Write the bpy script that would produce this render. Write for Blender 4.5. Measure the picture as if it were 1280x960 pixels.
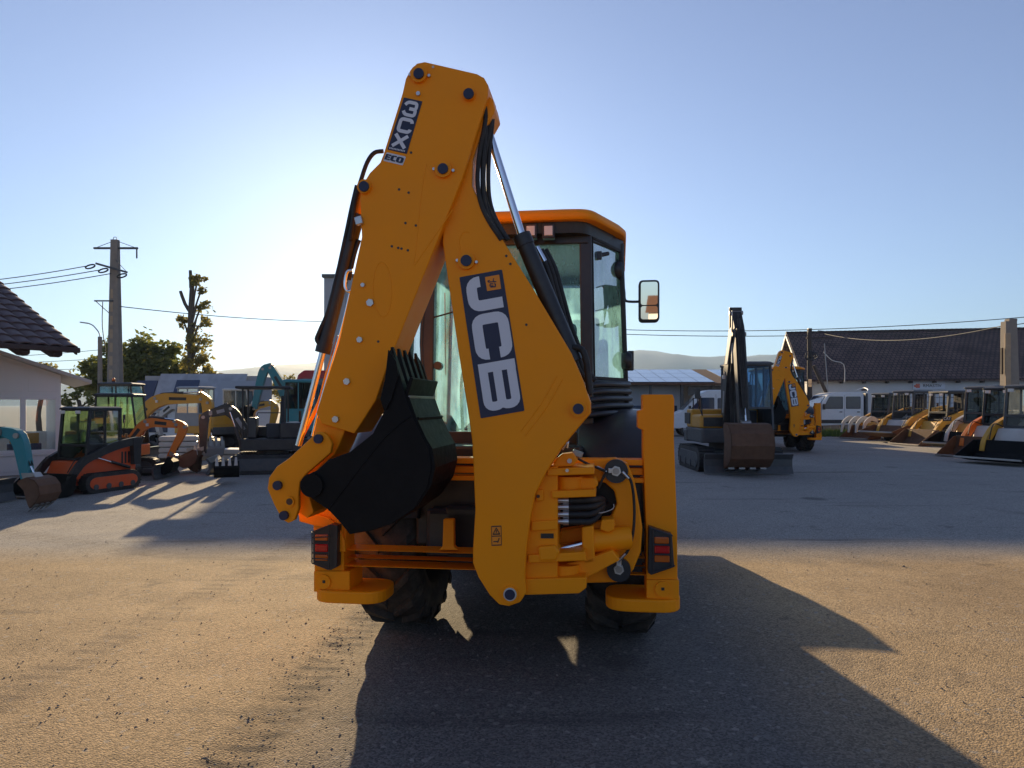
import bpy, bmesh, math, random
from mathutils import Vector, Matrix
random.seed(7)
R = math.radians
for o in list(bpy.data.objects): bpy.data.objects.remove(o, do_unlink=True)
scene = bpy.context.scene
COL = scene.collection

# ------------------------------------------------------------------ camera
FPX, HOR, CAMH = 890.0, 506.0, 1.65          # focal length and horizon row in photo pixels, eye height in metres
cam_d = bpy.data.cameras.new('camera'); cam = bpy.data.objects.new('camera', cam_d); COL.objects.link(cam)
cam.location = (0, 0, CAMH); cam.rotation_euler = (R(90), 0, 0)
cam_d.sensor_width = 36; cam_d.lens = FPX/1280*36; cam_d.shift_y = (HOR-480)/1280
cam_d.clip_start = .05; cam_d.clip_end = 30000
scene.camera = cam

# ------------------------------------------------------------------ sky and sun
SUNPX = (452, 272)
sdir = Vector(((SUNPX[0]-640)/FPX, 1, (HOR-SUNPX[1])/FPX)).normalized()     # towards the sun
elev = math.asin(sdir.z); azim = math.atan2(sdir.x, sdir.y)
world = bpy.data.worlds.new('World'); scene.world = world; world.use_nodes = True
wn = world.node_tree.nodes; wl = world.node_tree.links; wn.clear()
sky = wn.new('ShaderNodeTexSky'); sky.sky_type = 'NISHITA'; sky.sun_disc = False
sky.sun_elevation = elev; sky.sun_rotation = azim
sky.altitude = 300; sky.air_density = 1.2; sky.dust_density = 0.40; sky.ozone_density = 7.0
bg = wn.new('ShaderNodeBackground'); bg.inputs['Strength'].default_value = .075
wo = wn.new('ShaderNodeOutputWorld')
hsv = wn.new('ShaderNodeHueSaturation'); hsv.inputs['Saturation'].default_value = .72; hsv.inputs['Hue'].default_value = .509
wl.new(sky.outputs[0], hsv.inputs['Color']); wl.new(hsv.outputs[0], bg.inputs[0]); wl.new(bg.outputs[0], wo.inputs[0])
sun_d = bpy.data.lights.new('sun', 'SUN'); sun_d.energy = 5.0; sun_d.angle = R(.55); sun_d.color = (1, .76, .45)
sun = bpy.data.objects.new('sun', sun_d); COL.objects.link(sun)
sun.rotation_euler = sdir.to_track_quat('Z', 'Y').to_euler()
scene.view_settings.view_transform = 'Standard'; scene.view_settings.look = 'None'
scene.view_settings.gamma = 1; scene.view_settings.use_curve_mapping = False
scene.view_settings.exposure = 0.97

# ------------------------------------------------------------------ materials
MATS = {}
def nodes_of(m):
    m.use_nodes = True
    nt = m.node_tree; b = nt.nodes['Principled BSDF']
    return nt, b
def setb(b, **kw):
    for k, v in kw.items():
        b.inputs[k.replace('_', ' ')].default_value = v
def mat(name, col, rough=.5, metal=0., var=.12, scale=6., bump=0., bscale=60., dust=0., dustcol=(.30, .25, .19), coat=0., spec=.5):
    """procedural surface: colour varied by noise, wear in the roughness, a film of dust on upward faces and in blotches"""
    if name in MATS: return MATS[name]
    m = bpy.data.materials.new(name); nt, b = nodes_of(m); N = nt.nodes; K = nt.links
    tc = N.new('ShaderNodeTexCoord')
    no = N.new('ShaderNodeTexNoise'); no.inputs['Scale'].default_value = scale; no.inputs['Detail'].default_value = 6
    K.new(tc.outputs['Object'], no.inputs['Vector'])
    mx = N.new('ShaderNodeMix'); mx.data_type = 'RGBA'
    mx.inputs[6].default_value = tuple(c*(1-var) for c in col)+(1,); mx.inputs[7].default_value = tuple(min(1, c*(1+var)) for c in col)+(1,)
    K.new(no.outputs['Fac'], mx.inputs[0])
    out = mx.outputs[2]
    if dust > 0:
        n2 = N.new('ShaderNodeTexNoise'); n2.inputs['Scale'].default_value = scale*.6; n2.inputs['Detail'].default_value = 9; n2.inputs['Roughness'].default_value = .7
        K.new(tc.outputs['Object'], n2.inputs['Vector'])
        rp = N.new('ShaderNodeMapRange'); rp.inputs[1].default_value = .42; rp.inputs[2].default_value = .78; rp.inputs[4].default_value = dust
        K.new(n2.outputs['Fac'], rp.inputs[0])
        m2 = N.new('ShaderNodeMix'); m2.data_type = 'RGBA'; K.new(rp.outputs[0], m2.inputs[0]); K.new(out, m2.inputs[6]); m2.inputs[7].default_value = dustcol+(1,)
        out = m2.outputs[2]
    K.new(out, b.inputs['Base Color'])
    rr = N.new('ShaderNodeMapRange'); rr.inputs[3].default_value = max(.02, rough*.8); rr.inputs[4].default_value = min(1, rough*1.25)
    n3 = N.new('ShaderNodeTexNoise'); n3.inputs['Scale'].default_value = scale*4; n3.inputs['Detail'].default_value = 4
    K.new(tc.outputs['Object'], n3.inputs['Vector']); K.new(n3.outputs['Fac'], rr.inputs[0]); K.new(rr.outputs[0], b.inputs['Roughness'])
    setb(b, Metallic=metal, Coat_Weight=coat, Specular_IOR_Level=spec)
    if bump > 0:
        n4 = N.new('ShaderNodeTexNoise'); n4.inputs['Scale'].default_value = bscale; n4.inputs['Detail'].default_value = 5
        K.new(tc.outputs['Object'], n4.inputs['Vector'])
        bp = N.new('ShaderNodeBump'); bp.inputs['Strength'].default_value = bump; bp.inputs['Distance'].default_value = .01
        K.new(n4.outputs['Fac'], bp.inputs['Height']); K.new(bp.outputs[0], b.inputs['Normal'])
    MATS[name] = m
    return m
def glass_mat(name, tint, film=.0, filmcol=(.5, .8, .8), refl=1.0, streak=(9, 9, 2.5)):
    """thin pane: tinted see-through, mirror by Fresnel, and a dusty film that scatters light"""
    m = bpy.data.materials.new(name); m.use_nodes = True; nt = m.node_tree; N = nt.nodes; K = nt.links; N.clear()
    out = N.new('ShaderNodeOutputMaterial')
    tr = N.new('ShaderNodeBsdfTransparent'); tr.inputs[0].default_value = tint+(1,)
    gl = N.new('ShaderNodeBsdfGlossy'); gl.inputs['Roughness'].default_value = .02
    fr = N.new('ShaderNodeFresnel'); fr.inputs[0].default_value = 1.5
    mu = N.new('ShaderNodeMath'); mu.operation = 'MULTIPLY'; mu.inputs[1].default_value = refl; K.new(fr.outputs[0], mu.inputs[0])
    m1 = N.new('ShaderNodeMixShader'); K.new(mu.outputs[0], m1.inputs[0]); K.new(tr.outputs[0], m1.inputs[1]); K.new(gl.outputs[0], m1.inputs[2])
    last = m1
    if film > 0:
        tl = N.new('ShaderNodeBsdfTranslucent'); tl.inputs[0].default_value = filmcol+(1,)
        tc = N.new('ShaderNodeTexCoord'); mp = N.new('ShaderNodeMapping'); mp.inputs['Scale'].default_value = streak
        no = N.new('ShaderNodeTexNoise'); no.inputs['Scale'].default_value = 2.2; no.inputs['Detail'].default_value = 9; no.inputs['Roughness'].default_value = .65
        K.new(tc.outputs['Object'], mp.inputs[0]); K.new(mp.outputs[0], no.inputs['Vector'])
        mr = N.new('ShaderNodeMapRange'); mr.inputs[1].default_value = .36; mr.inputs[2].default_value = .66; mr.inputs[3].default_value = film*.35; mr.inputs[4].default_value = film
        K.new(no.outputs['Fac'], mr.inputs[0])
        m2 = N.new('ShaderNodeMixShader'); K.new(mr.outputs[0], m2.inputs[0]); K.new(m1.outputs[0], m2.inputs[1]); K.new(tl.outputs[0], m2.inputs[2])
        last = m2
    K.new(last.outputs[0], out.inputs[0])
    MATS[name] = m
    return m

mat('orange', (.98, .31, .003), .46, var=.05, scale=2.2, dust=.14, dustcol=(.55, .24, .05), spec=.22, bump=.03, bscale=220)
mat('navy', (.012, .018, .055), .45, var=.06)
mat('decal_white', (.66, .68, .74), .5, var=.03)
mat('decal_orange', (.85, .27, .01), .5, var=.03)
mat('black_paint', (.014, .014, .016), .45, var=.2, dust=.12, coat=.1)
mat('bucket_black', (.007, .007, .0075), .55, var=.3, dust=.12, dustcol=(.05, .042, .036), bump=.12, spec=.14)
mat('black_plastic', (.02, .022, .028), .38, var=.15, dust=.08)
mat('black_rubber', (.015, .015, .016), .65, var=.2, dust=.15, bump=.1)
mat('tyre_rubber', (.030, .028, .027), .75, var=.3, dust=.8, dustcol=(.17, .14, .11), bump=.3)
mat('chrome', (.78, .79, .82), .12, 1.0, var=.05)
mat('zinc', (.55, .55, .55), .35, .9, var=.15)
mat('steel_worn', (.35, .33, .31), .42, .85, var=.3, dust=.3)
mat('rust', (.13, .065, .035), .75, .2, var=.4, scale=9, dust=.3, dustcol=(.22, .13, .08), bump=.3)
mat('red_lens', (.55, .012, .012), .2, var=.05, coat=.6)
mat('amber_lens', (.55, .12, .01), .2, var=.05, coat=.6)
mat('lamp_glass', (.75, .68, .62), .2, var=.1, coat=.5)
mat('interior', (.035, .036, .04), .7, var=.2)
mat('mirror_glass', (.92, .92, .92), .01, 1.0, var=0.0)
mat('white_paint', (.72, .73, .74), .35, var=.05, dust=.15, coat=.2)
mat('grey_paint', (.30, .31, .32), .45, var=.08, dust=.2)
mat('dark_grey', (.06, .063, .068), .5, var=.15, dust=.2)
mat('yellow_paint', (.62, .30, .025), .45, var=.08, dust=.25, coat=.1)
mat('cat_yellow', (.68, .34, .02), .45, var=.1, dust=.3)
mat('orange_red', (.66, .085, .012), .42, var=.06, dust=.15)
mat('orange_arm', (.78, .19, .012), .42, var=.06, dust=.15)
mat('teal', (.012, .20, .23), .42, var=.08, dust=.15)
mat('red_paint', (.42, .012, .02), .4, var=.08, dust=.15)
mat('off_white', (.58, .56, .52), .5, var=.08, dust=.3)
mat('wall_white', (.62, .62, .63), .85, var=.06, scale=1.5, dust=.25, dustcol=(.42, .40, .37), bump=.1)
mat('plastic_white', (.78, .79, .82), .35, var=.03)
mat('hall_grey', (.34, .36, .39), .6, var=.06, scale=.8, dust=.15, dustcol=(.25, .26, .27))
mat('concrete', (.27, .225, .185), .85, var=.2, scale=5, dust=.35, dustcol=(.16, .14, .12), bump=.4, bscale=30)
mat('concrete_warm', (.42, .30, .19), .85, var=.2, scale=5, dust=.3, bump=.4, bscale=30)
mat('wood_dark', (.07, .05, .04), .8, var=.3, scale=12, bump=.3)
mat('bark', (.085, .068, .052), .9, var=.35, scale=14, bump=.6, bscale=25)
mat('roof_tile_brown', (.13, .085, .082), .62, var=.22, scale=5, dust=.25, dustcol=(.10, .08, .07))
mat('fascia_brown', (.06, .032, .028), .6, var=.15)
mat('wire', (.04, .04, .045), .6, var=.1)
mat('solar', (.03, .045, .085), .15, var=.1, coat=.6)
mat('blue_panel', (.035, .055, .12), .45, var=.1, dust=.1)
mat('beacon', (.75, .16, .01), .25, var=.05, coat=.5)
glass_mat('cab_glass', (.70, .92, .98), .46, (.55, .92, 1.0), streak=(4, 4, 1.6))
glass_mat('clear_glass', (.80, .88, .92), .10, (.6, .65, .7))
glass_mat('green_glass', (.62, .78, .55), .16, (.45, .60, .38))
glass_mat('dark_glass', (.18, .24, .30), .06, (.4, .5, .6))
glass_mat('blue_glass', (.40, .62, .78), .22, (.32, .55, .75))

def leaf_mat(name, c1, c2):
    m = bpy.data.materials.new(name); nt, b = nodes_of(m); N = nt.nodes; K = nt.links
    oi = N.new('ShaderNodeNewGeometry'); tc = N.new('ShaderNodeTexCoord')
    no = N.new('ShaderNodeTexNoise'); no.inputs['Scale'].default_value = .9; no.inputs['Detail'].default_value = 3; K.new(tc.outputs['Object'], no.inputs['Vector'])
    ad = N.new('ShaderNodeMath'); ad.operation = 'MULTIPLY_ADD'; ad.inputs[1].default_value = .55; K.new(oi.outputs['Random Per Island'], ad.inputs[0])
    sc = N.new('ShaderNodeMath'); sc.operation = 'MULTIPLY'; sc.inputs[1].default_value = .6; K.new(no.outputs['Fac'], sc.inputs[0]); K.new(sc.outputs[0], ad.inputs[2])
    mx = N.new('ShaderNodeMix'); mx.data_type = 'RGBA'; mx.inputs[6].default_value = c1+(1,); mx.inputs[7].default_value = c2+(1,)
    K.new(ad.outputs[0], mx.inputs[0]); K.new(mx.outputs[2], b.inputs['Base Color'])
    setb(b, Roughness=.6)
    tl = N.new('ShaderNodeBsdfTranslucent'); K.new(mx.outputs[2], tl.inputs[0])
    ms = N.new('ShaderNodeMixShader'); ms.inputs[0].default_value = .55
    K.new(b.outputs[0], ms.inputs[1]); K.new(tl.outputs[0], ms.inputs[2]); K.new(ms.outputs[0], N['Material Output'].inputs[0])
    MATS[name] = m
leaf_mat('leaf_green', (.060, .078, .018), (.24, .25, .06))
leaf_mat('leaf_dry', (.12, .12, .028), (.34, .28, .07))
leaf_mat('grass_leaf', (.05, .10, .02), (.16, .22, .05))

# ------------------------------------------------------------------ mesh helpers
class MB:
    def __init__(s): s.v = []; s.f = []; s.sm = []
    def add(s, vs, fs, smooth=False):
        n = len(s.v); s.v += [tuple(p) for p in vs]
        s.f += [tuple(i+n for i in f) for f in fs]; s.sm += [smooth]*len(fs); return s
    def box(s, c, d, rot=None):
        hx, hy, hz = d[0]/2, d[1]/2, d[2]/2
        P = [Vector((x, y, z)) for x in (-hx, hx) for y in (-hy, hy) for z in (-hz, hz)]
        if rot is not None: P = [rot @ p for p in P]
        P = [p+Vector(c) for p in P]
        return s.add(P, [(0, 1, 3, 2), (4, 6, 7, 5), (0, 4, 5, 1), (2, 3, 7, 6), (0, 2, 6, 4), (1, 5, 7, 3)])
    def bb(s, x0, x1, y0, y1, z0, z1):
        return s.box(((x0+x1)/2, (y0+y1)/2, (z0+z1)/2), (abs(x1-x0), abs(y1-y0), abs(z1-z0)))
    def prism(s, pts, a0, a1, axis='y'):
        """outline in the two other axes, drawn out from a0 to a1 along axis"""
        ar = sum(pts[i][0]*pts[(i+1) % len(pts)][1]-pts[(i+1) % len(pts)][0]*pts[i][1] for i in range(len(pts)))
        if ar < 0: pts = pts[::-1]
        lo, hi = min(a0, a1), max(a0, a1)
        def m(p, a):
            return {'y': (p[0], a, p[1]), 'x': (a, p[0], p[1]), 'z': (p[0], p[1], a)}[axis]
        n = len(pts)
        if axis == 'y':   # (x,z) ccw seen from -y
            vs = [m(p, lo) for p in pts]+[m(p, hi) for p in pts]
        else:
            vs = [m(p, hi) for p in pts]+[m(p, lo) for p in pts]
        fs = [tuple(range(n)), tuple(range(2*n-1, n-1, -1))]+[(i, i+n, (i+1) % n+n, (i+1) % n) for i in range(n)]
        return s.add(vs, fs)
    def cyl(s, p0, p1, r0, r1=None, n=16, caps=True):
        p0 = Vector(p0); p1 = Vector(p1); r1 = r0 if r1 is None else r1
        d = (p1-p0).normalized(); a = d.orthogonal().normalized(); b = d.cross(a)
        vs = [p0+(a*math.cos(2*math.pi*i/n)+b*math.sin(2*math.pi*i/n))*r0 for i in range(n)]
        vs += [p1+(a*math.cos(2*math.pi*i/n)+b*math.sin(2*math.pi*i/n))*r1 for i in range(n)]
        s.add(vs, [(i, (i+1) % n, (i+1) % n+n, i+n) for i in range(n)], True)
        if caps: s.add(vs, [tuple(range(n-1, -1, -1)), tuple(range(n, 2*n))])
        return s
    def tube(s, pts, r, n=8, sub=4, closed=False):
        P = [Vector(p) for p in pts]
        if sub > 1 and len(P) > 2:
            Q = []
            for i in range(len(P)-1):
                p0 = P[max(i-1, 0)]; p1 = P[i]; p2 = P[i+1]; p3 = P[min(i+2, len(P)-1)]
                for k in range(sub):
                    t = k/sub
                    Q.append(.5*((2*p1)+(p2-p0)*t+(2*p0-5*p1+4*p2-p3)*t*t+(3*p1-p0-3*p2+p3)*t**3))
            Q.append(P[-1]); P = Q
        rings = []; up = None
        for i, p in enumerate(P):
            d = (P[min(i+1, len(P)-1)]-P[max(i-1, 0)])
            d = d.normalized() if d.length > 1e-9 else Vector((0, 0, 1))
            if up is None: up = d.orthogonal().normalized()
            up = (up-d*up.dot(d)); up = up.normalized() if up.length > 1e-6 else d.orthogonal().normalized()
            b = d.cross(up)
            rad = r[min(i//sub, len(r)-1)] if isinstance(r, (list, tuple)) else r
            rings.append([p+(up*math.cos(2*math.pi*k/n)+b*math.sin(2*math.pi*k/n))*rad for k in range(n)])
        vs = [q for rg in rings for q in rg]; fs = []
        for i in range(len(rings)-1):
            for k in range(n): fs.append((i*n+k, i*n+(k+1) % n, (i+1)*n+(k+1) % n, (i+1)*n+k))
        s.add(vs, fs, True)
        s.add(rings[0], [tuple(range(n-1, -1, -1))]); s.add(rings[-1], [tuple(range(n))])
        return s
    def lathe(s, prof, c, axis='x', n=32, smooth=True):
        """profile (a, r): a along the axis, r from it; closed ring of profile points"""
        vs = []; m = len(prof)
        for i in range(n):
            t = 2*math.pi*i/n; ct, st = math.cos(t), math.sin(t)
            for a, r in prof:
                vs.append((c[0]+a, c[1]+r*ct, c[2]+r*st) if axis == 'x' else (c[0]+r*ct, c[1]+a, c[2]+r*st) if axis == 'y' else (c[0]+r*ct, c[1]+r*st, c[2]+a))
        fs = [(i*m+k, i*m+(k+1) % m, ((i+1) % n)*m+(k+1) % m, ((i+1) % n)*m+k) for i in range(n) for k in range(m)]
        return s.add(vs, fs, smooth)
    def loft(s, rings, smooth=True, caps=True):
        n = len(rings[0]); vs = [p for r in rings for p in r]; fs = []
        for i in range(len(rings)-1):
            for k in range(n): fs.append((i*n+k, i*n+(k+1) % n, (i+1)*n+(k+1) % n, (i+1)*n+k))
        s.add(vs, fs, smooth)
        if caps: s.add(rings[0], [tuple(range(n-1, -1, -1))]); s.add(rings[-1], [tuple(range(n))])
        return s
    def quad(s, a, b, c, d): return s.add([a, b, c, d], [(0, 1, 2, 3)])
    def mesh(s, name, material):
        me = bpy.data.meshes.new(name); me.from_pydata(s.v, [], s.f)
        me.polygons.foreach_set('use_smooth', s.sm)
        me.materials.append(MATS[material] if isinstance(material, str) else material)
        bm = bmesh.new(); bm.from_mesh(me); bmesh.ops.recalc_face_normals(bm, faces=bm.faces); bm.to_mesh(me); bm.free()
        return me
    def build(s, name, material, parent=None, bevel=0., seg=2):
        o = bpy.data.objects.new(name, s.mesh(name, material)); COL.objects.link(o)
        if parent is not None: o.parent = parent
        if bevel > 0:
            md = o.modifiers.new('bevel', 'BEVEL'); md.width = bevel; md.segments = seg; md.limit_method = 'ANGLE'; md.angle_limit = R(35); md.harden_normals = False
        return o
def empty(name, loc=(0, 0, 0), rz=0., sc=1.):
    o = bpy.data.objects.new(name, None); COL.objects.link(o); o.location = loc; o.rotation_euler = (0, 0, rz); o.scale = (sc,)*3
    o.empty_display_size = .2
    return o
def tag(o, label, cat, group=None, kind=None):
    o['label'] = label; o['category'] = cat
    if group: o['group'] = group
    if kind: o['kind'] = kind
    return o
def copy_tree(o, parent=None):
    c = o.copy(); COL.objects.link(c); c.parent = parent
    if parent is not None: c.matrix_parent_inverse = o.matrix_parent_inverse.copy()
    for ch in list(o.children): copy_tree(ch, c)
    return c
def rounded(pts, rad, n=4):
    """polygon with its corners rounded; rad one number or one per corner"""
    out = []; m = len(pts)
    for i in range(m):
        p = Vector(pts[i]); a = Vector(pts[i-1])-p; b = Vector(pts[(i+1) % m])-p
        r = rad[i] if isinstance(rad, (list, tuple)) else rad
        r = min(r, a.length*.48, b.length*.48)
        if r < 1e-5: out.append(tuple(p)); continue
        s = p+a.normalized()*r; e = p+b.normalized()*r
        for k in range(n+1):
            t = k/n; out.append(tuple(s*(1-t)**2+p*2*t*(1-t)+e*t*t))
    return out
def stroke(path, th, rad, closed=False):
    """outline of a thick line with rounded bends: quads as (points, faces) in 2D"""
    P = [Vector(p) for p in path]
    if closed: Q = [Vector(p) for p in rounded([tuple(p) for p in P], rad, 5)]; Q.append(Q[0])
    else:
        Q = [P[0]]
        for i in range(1, len(P)-1):
            a = P[i-1]-P[i]; b = P[i+1]-P[i]; r = min(rad, a.length*(.98 if i == 1 else .49), b.length*(.98 if i == len(P)-2 else .49))
            s = P[i]+a.normalized()*r; e = P[i]+b.normalized()*r
            Q += [s*(1-t)**2+P[i]*2*t*(1-t)+e*t*t for t in (0, .2, .4, .6, .8, 1)]
        Q.append(P[-1])
    L_, R_ = [], []
    for i, p in enumerate(Q):
        if closed: d = (Q[(i+1) % (len(Q)-1)]-Q[i-1 if 0 < i < len(Q)-1 else -2])
        else: d = Q[min(i+1, len(Q)-1)]-Q[max(i-1, 0)]
        d = d.normalized(); nn = Vector((-d.y, d.x))*th/2
        L_.append(p+nn); R_.append(p-nn)
    vs = [tuple(p) for p in L_]+[tuple(p) for p in R_]; n = len(Q)
    return vs, [(i, i+1, n+i+1, n+i) for i in range(n-1)]
def ground_xy(px, py):
    Y = CAMH*FPX/(py-HOR); return ((px-640)*Y/FPX, Y)
def W(px, py, Y): return ((px-640)*Y/FPX, Y, CAMH-(py-HOR)*Y/FPX)
# ------------------------------------------------------------------ ground
def ground_material():
    m = bpy.data.materials.new('packed_gravel'); nt, b = nodes_of(m); N = nt.nodes; K = nt.links
    tc = N.new('ShaderNodeTexCoord')
    def noise(s, d=6, r=.6, vec=None):
        n = N.new('ShaderNodeTexNoise'); n.inputs['Scale'].default_value = s; n.inputs['Detail'].default_value = d; n.inputs['Roughness'].default_value = r
        K.new(vec or tc.outputs['Object'], n.inputs['Vector']); return n.outputs['Fac']
    def mixc(f, a, b_):
        mx = N.new('ShaderNodeMix'); mx.data_type = 'RGBA'; K.new(f, mx.inputs[0])
        for i, c in ((6, a), (7, b_)):
            if isinstance(c, tuple): mx.inputs[i].default_value = c+(1,)
            else: K.new(c, mx.inputs[i])
        return mx.outputs[2]
    def rng(f, a, b_, c=0., d=1.):
        r = N.new('ShaderNodeMapRange'); K.new(f, r.inputs[0]); r.inputs[1].default_value = a; r.inputs[2].default_value = b_; r.inputs[3].default_value = c; r.inputs[4].default_value = d; return r.outputs[0]
    base = mixc(rng(noise(.55, 8), .35, .68), (.30, .212, .118), (.425, .308, .178))
    # worn lane of old asphalt under the machine, darkened further to deepen its cast shadow
    sp = N.new('ShaderNodeSeparateXYZ'); K.new(tc.outputs['Object'], sp.inputs[0])
    wob = noise(.9, 5)
    ma = N.new('ShaderNodeMath'); ma.operation = 'MULTIPLY_ADD'; K.new(wob, ma.inputs[0]); ma.inputs[1].default_value = .5; K.new(sp.outputs[0], ma.inputs[2])
    shaded_lane = N.new('ShaderNodeMath'); shaded_lane.operation = 'MULTIPLY'
    K.new(rng(ma.outputs[0], -1.1, -.4), shaded_lane.inputs[0]); K.new(rng(ma.outputs[0], 2.6, 1.6), shaded_lane.inputs[1])
    base = mixc(shaded_lane.outputs[0], base, mixc(noise(2.5, 8), (.125, .116, .108), (.19, .172, .15)))
    # far yard greyer past the hall's shadow edge: shade tone painted into the colour
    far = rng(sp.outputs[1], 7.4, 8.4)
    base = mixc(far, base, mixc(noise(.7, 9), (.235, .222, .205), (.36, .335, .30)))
    # grit, pale stones, dark stains
    vo = N.new('ShaderNodeTexVoronoi'); vo.inputs['Scale'].default_value = 95; K.new(tc.outputs['Object'], vo.inputs['Vector'])
    v2 = N.new('ShaderNodeTexVoronoi'); v2.inputs['Scale'].default_value = 38; K.new(tc.outputs['Object'], v2.inputs['Vector'])
    sep = N.new('ShaderNodeSeparateColor'); K.new(vo.outputs['Color'], sep.inputs[0])
    hs = N.new('ShaderNodeHueSaturation'); K.new(base, hs.inputs['Color']); K.new(rng(sep.outputs[0], 0, 1, .6, 1.4), hs.inputs['Value'])
    base = hs.outputs[0]
    s2 = N.new('ShaderNodeSeparateColor'); K.new(v2.outputs['Color'], s2.inputs[0])
    base = mixc(rng(s2.outputs[1], .965, .985, 0, .55), base, (.36, .33, .29))
    base = mixc(rng(noise(1.3, 10, .72), .60, .70, 0, .65), base, (.055, .048, .044))
    # oil-dark drag streaks and fine cracks
    mp = N.new('ShaderNodeMapping'); mp.inputs['Scale'].default_value = (.16, 1.5, 1); mp.inputs['Rotation'].default_value = (0, 0, R(4)); K.new(tc.outputs['Object'], mp.inputs[0])
    st = noise(1.2, 7, .6, mp.outputs[0])
    base = mixc(rng(st, .60, .70, 0, .55), base, (.060, .054, .050))
    v3 = N.new('ShaderNodeTexVoronoi'); v3.feature = 'DISTANCE_TO_EDGE'; v3.inputs['Scale'].default_value = .33
    wv = N.new('ShaderNodeMix'); wv.data_type = 'VECTOR'; wv.inputs[0].default_value = .10; K.new(tc.outputs['Object'], wv.inputs[4])
    nz = N.new('ShaderNodeTexNoise'); nz.inputs['Scale'].default_value = 1.6; nz.inputs['Detail'].default_value = 6; K.new(tc.outputs['Object'], nz.inputs['Vector']); K.new(nz.outputs['Color'], wv.inputs[5])
    K.new(wv.outputs[1], v3.inputs['Vector'])
    crack = rng(v3.outputs[0], .0, .0022, 1, 0)
    base = mixc(rng(crack, 0, 1, 0, .10), base, (.03, .027, .025))
    # tyre-print band at left, long scuffs, oil spots and a patched trench
    def band(ang, off, w, tread, amt, col, base):
        mp2 = N.new('ShaderNodeMapping'); mp2.inputs['Rotation'].default_value = (0, 0, ang); K.new(tc.outputs['Object'], mp2.inputs[0])
        s3 = N.new('ShaderNodeSeparateXYZ'); K.new(mp2.outputs[0], s3.inputs[0])
        d1 = N.new('ShaderNodeMath'); d1.operation = 'SUBTRACT'; K.new(s3.outputs[0], d1.inputs[0]); d1.inputs[1].default_value = off
        d2 = N.new('ShaderNodeMath'); d2.operation = 'ABSOLUTE'; K.new(d1.outputs[0], d2.inputs[0])
        k1 = rng(d2.outputs[0], w, w*.5)
        sw = N.new('ShaderNodeMath'); sw.operation = 'SINE'; m9 = N.new('ShaderNodeMath'); m9.operation = 'MULTIPLY'; K.new(s3.outputs[1], m9.inputs[0]); m9.inputs[1].default_value = tread; K.new(m9.outputs[0], sw.inputs[0])
        k2 = rng(sw.outputs[0], -.2, .6, .35, 1); k3 = rng(noise(3.5, 7, .7), .36, .54)
        p1_ = N.new('ShaderNodeMath'); p1_.operation = 'MULTIPLY'; K.new(k1, p1_.inputs[0]); K.new(k2, p1_.inputs[1])
        p2_ = N.new('ShaderNodeMath'); p2_.operation = 'MULTIPLY'; K.new(p1_.outputs[0], p2_.inputs[0]); K.new(k3, p2_.inputs[1])
        return mixc(rng(p2_.outputs[0], 0, 1, 0, amt), base, col)
    base = band(R(4.6), -1.56, .20, 42, .95, (.075, .055, .042), base)
    base = band(R(4.6), -3.2, .20, 42, .55, (.11, .08, .06), base)
    base = band(R(-62), 5.1, .22, 30, .3, (.11, .085, .065), base)
    base = band(R(84), 7.35, .12, 3, .75, (.10, .09, .08), base)
    base = mixc(rng(noise(.42, 4, .5), .64, .70, 0, .35), base, (.10, .085, .072))
    vs_ = N.new('ShaderNodeTexVoronoi'); vs_.inputs['Scale'].default_value = .55; K.new(wv.outputs[1], vs_.inputs['Vector'])
    base = mixc(rng(vs_.outputs['Distance'], .13, .07, 0, .55), base, (.045, .04, .038))
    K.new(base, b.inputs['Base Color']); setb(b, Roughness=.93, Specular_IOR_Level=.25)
    h1 = N.new('ShaderNodeMath'); h1.operation = 'MULTIPLY_ADD'; K.new(noise(55, 8, .7), h1.inputs[0]); h1.inputs[1].default_value = .6
    vd = rng(vo.outputs['Distance'], 0, .7, .5, 0); K.new(vd, h1.inputs[2])
    h2 = N.new('ShaderNodeMath'); h2.operation = 'MULTIPLY_ADD'; K.new(noise(6, 8, .65), h2.inputs[0]); h2.inputs[1].default_value = .55; K.new(h1.outputs[0], h2.inputs[2])
    h3 = N.new('ShaderNodeMath'); h3.operation = 'SUBTRACT'; K.new(h2.outputs[0], h3.inputs[0]); K.new(rng(crack, 0, 1, 0, .25), h3.inputs[1])
    bp = N.new('ShaderNodeBump'); bp.inputs['Strength'].default_value = .5; bp.inputs['Distance'].default_value = .012
    K.new(h3.outputs[0], bp.inputs['Height']); K.new(bp.outputs[0], b.inputs['Normal'])
    MATS['gravel'] = m
ground_material()
from mathutils import noise as mn
def ground():
    xs = [-9000, -3000, -800, -200, -60, -20]+[-12+.12*i for i in range(201)]+[20, 60, 200, 800, 3000, 9000]
    ys = [-300, -60, -12]+[-3+.12*i for i in range(150)]+[17, 25, 40, 70, 150, 400, 1200, 4000, 14000]
    vs = []; fs = []
    for y in ys:
        for x in xs:
            z = 0.
            if -12 <= x <= 12.1 and -3 <= y <= 15:
                z = .010*mn.noise(Vector((x*.9, y*.9, 0)))+.008*mn.noise(Vector((x*2.6, y*2.6, 3)))
                # wheel rut crossing the sunny gravel at left
                t = x+1.23-(y-4.4)*.08
                if 2 < y < 5.6: z += -.014*math.exp(-(t/.13)**2)+.018*mn.noise(Vector((x*9, y*9, 7)))*math.exp(-(t/.25)**2)
                z *= max(0, min(1, (12-abs(x))/1.5, (15-y)/2))
            vs.append((x, y, z-.004))
    n = len(xs)
    for j in range(len(ys)-1):
        for i in range(n-1): fs.append((j*n+i, j*n+i+1, (j+1)*n+i+1, (j+1)*n+i))
    o = MB().add(vs, fs, True).build('ground', 'gravel'); o['kind'] = 'structure'
ground()
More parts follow.
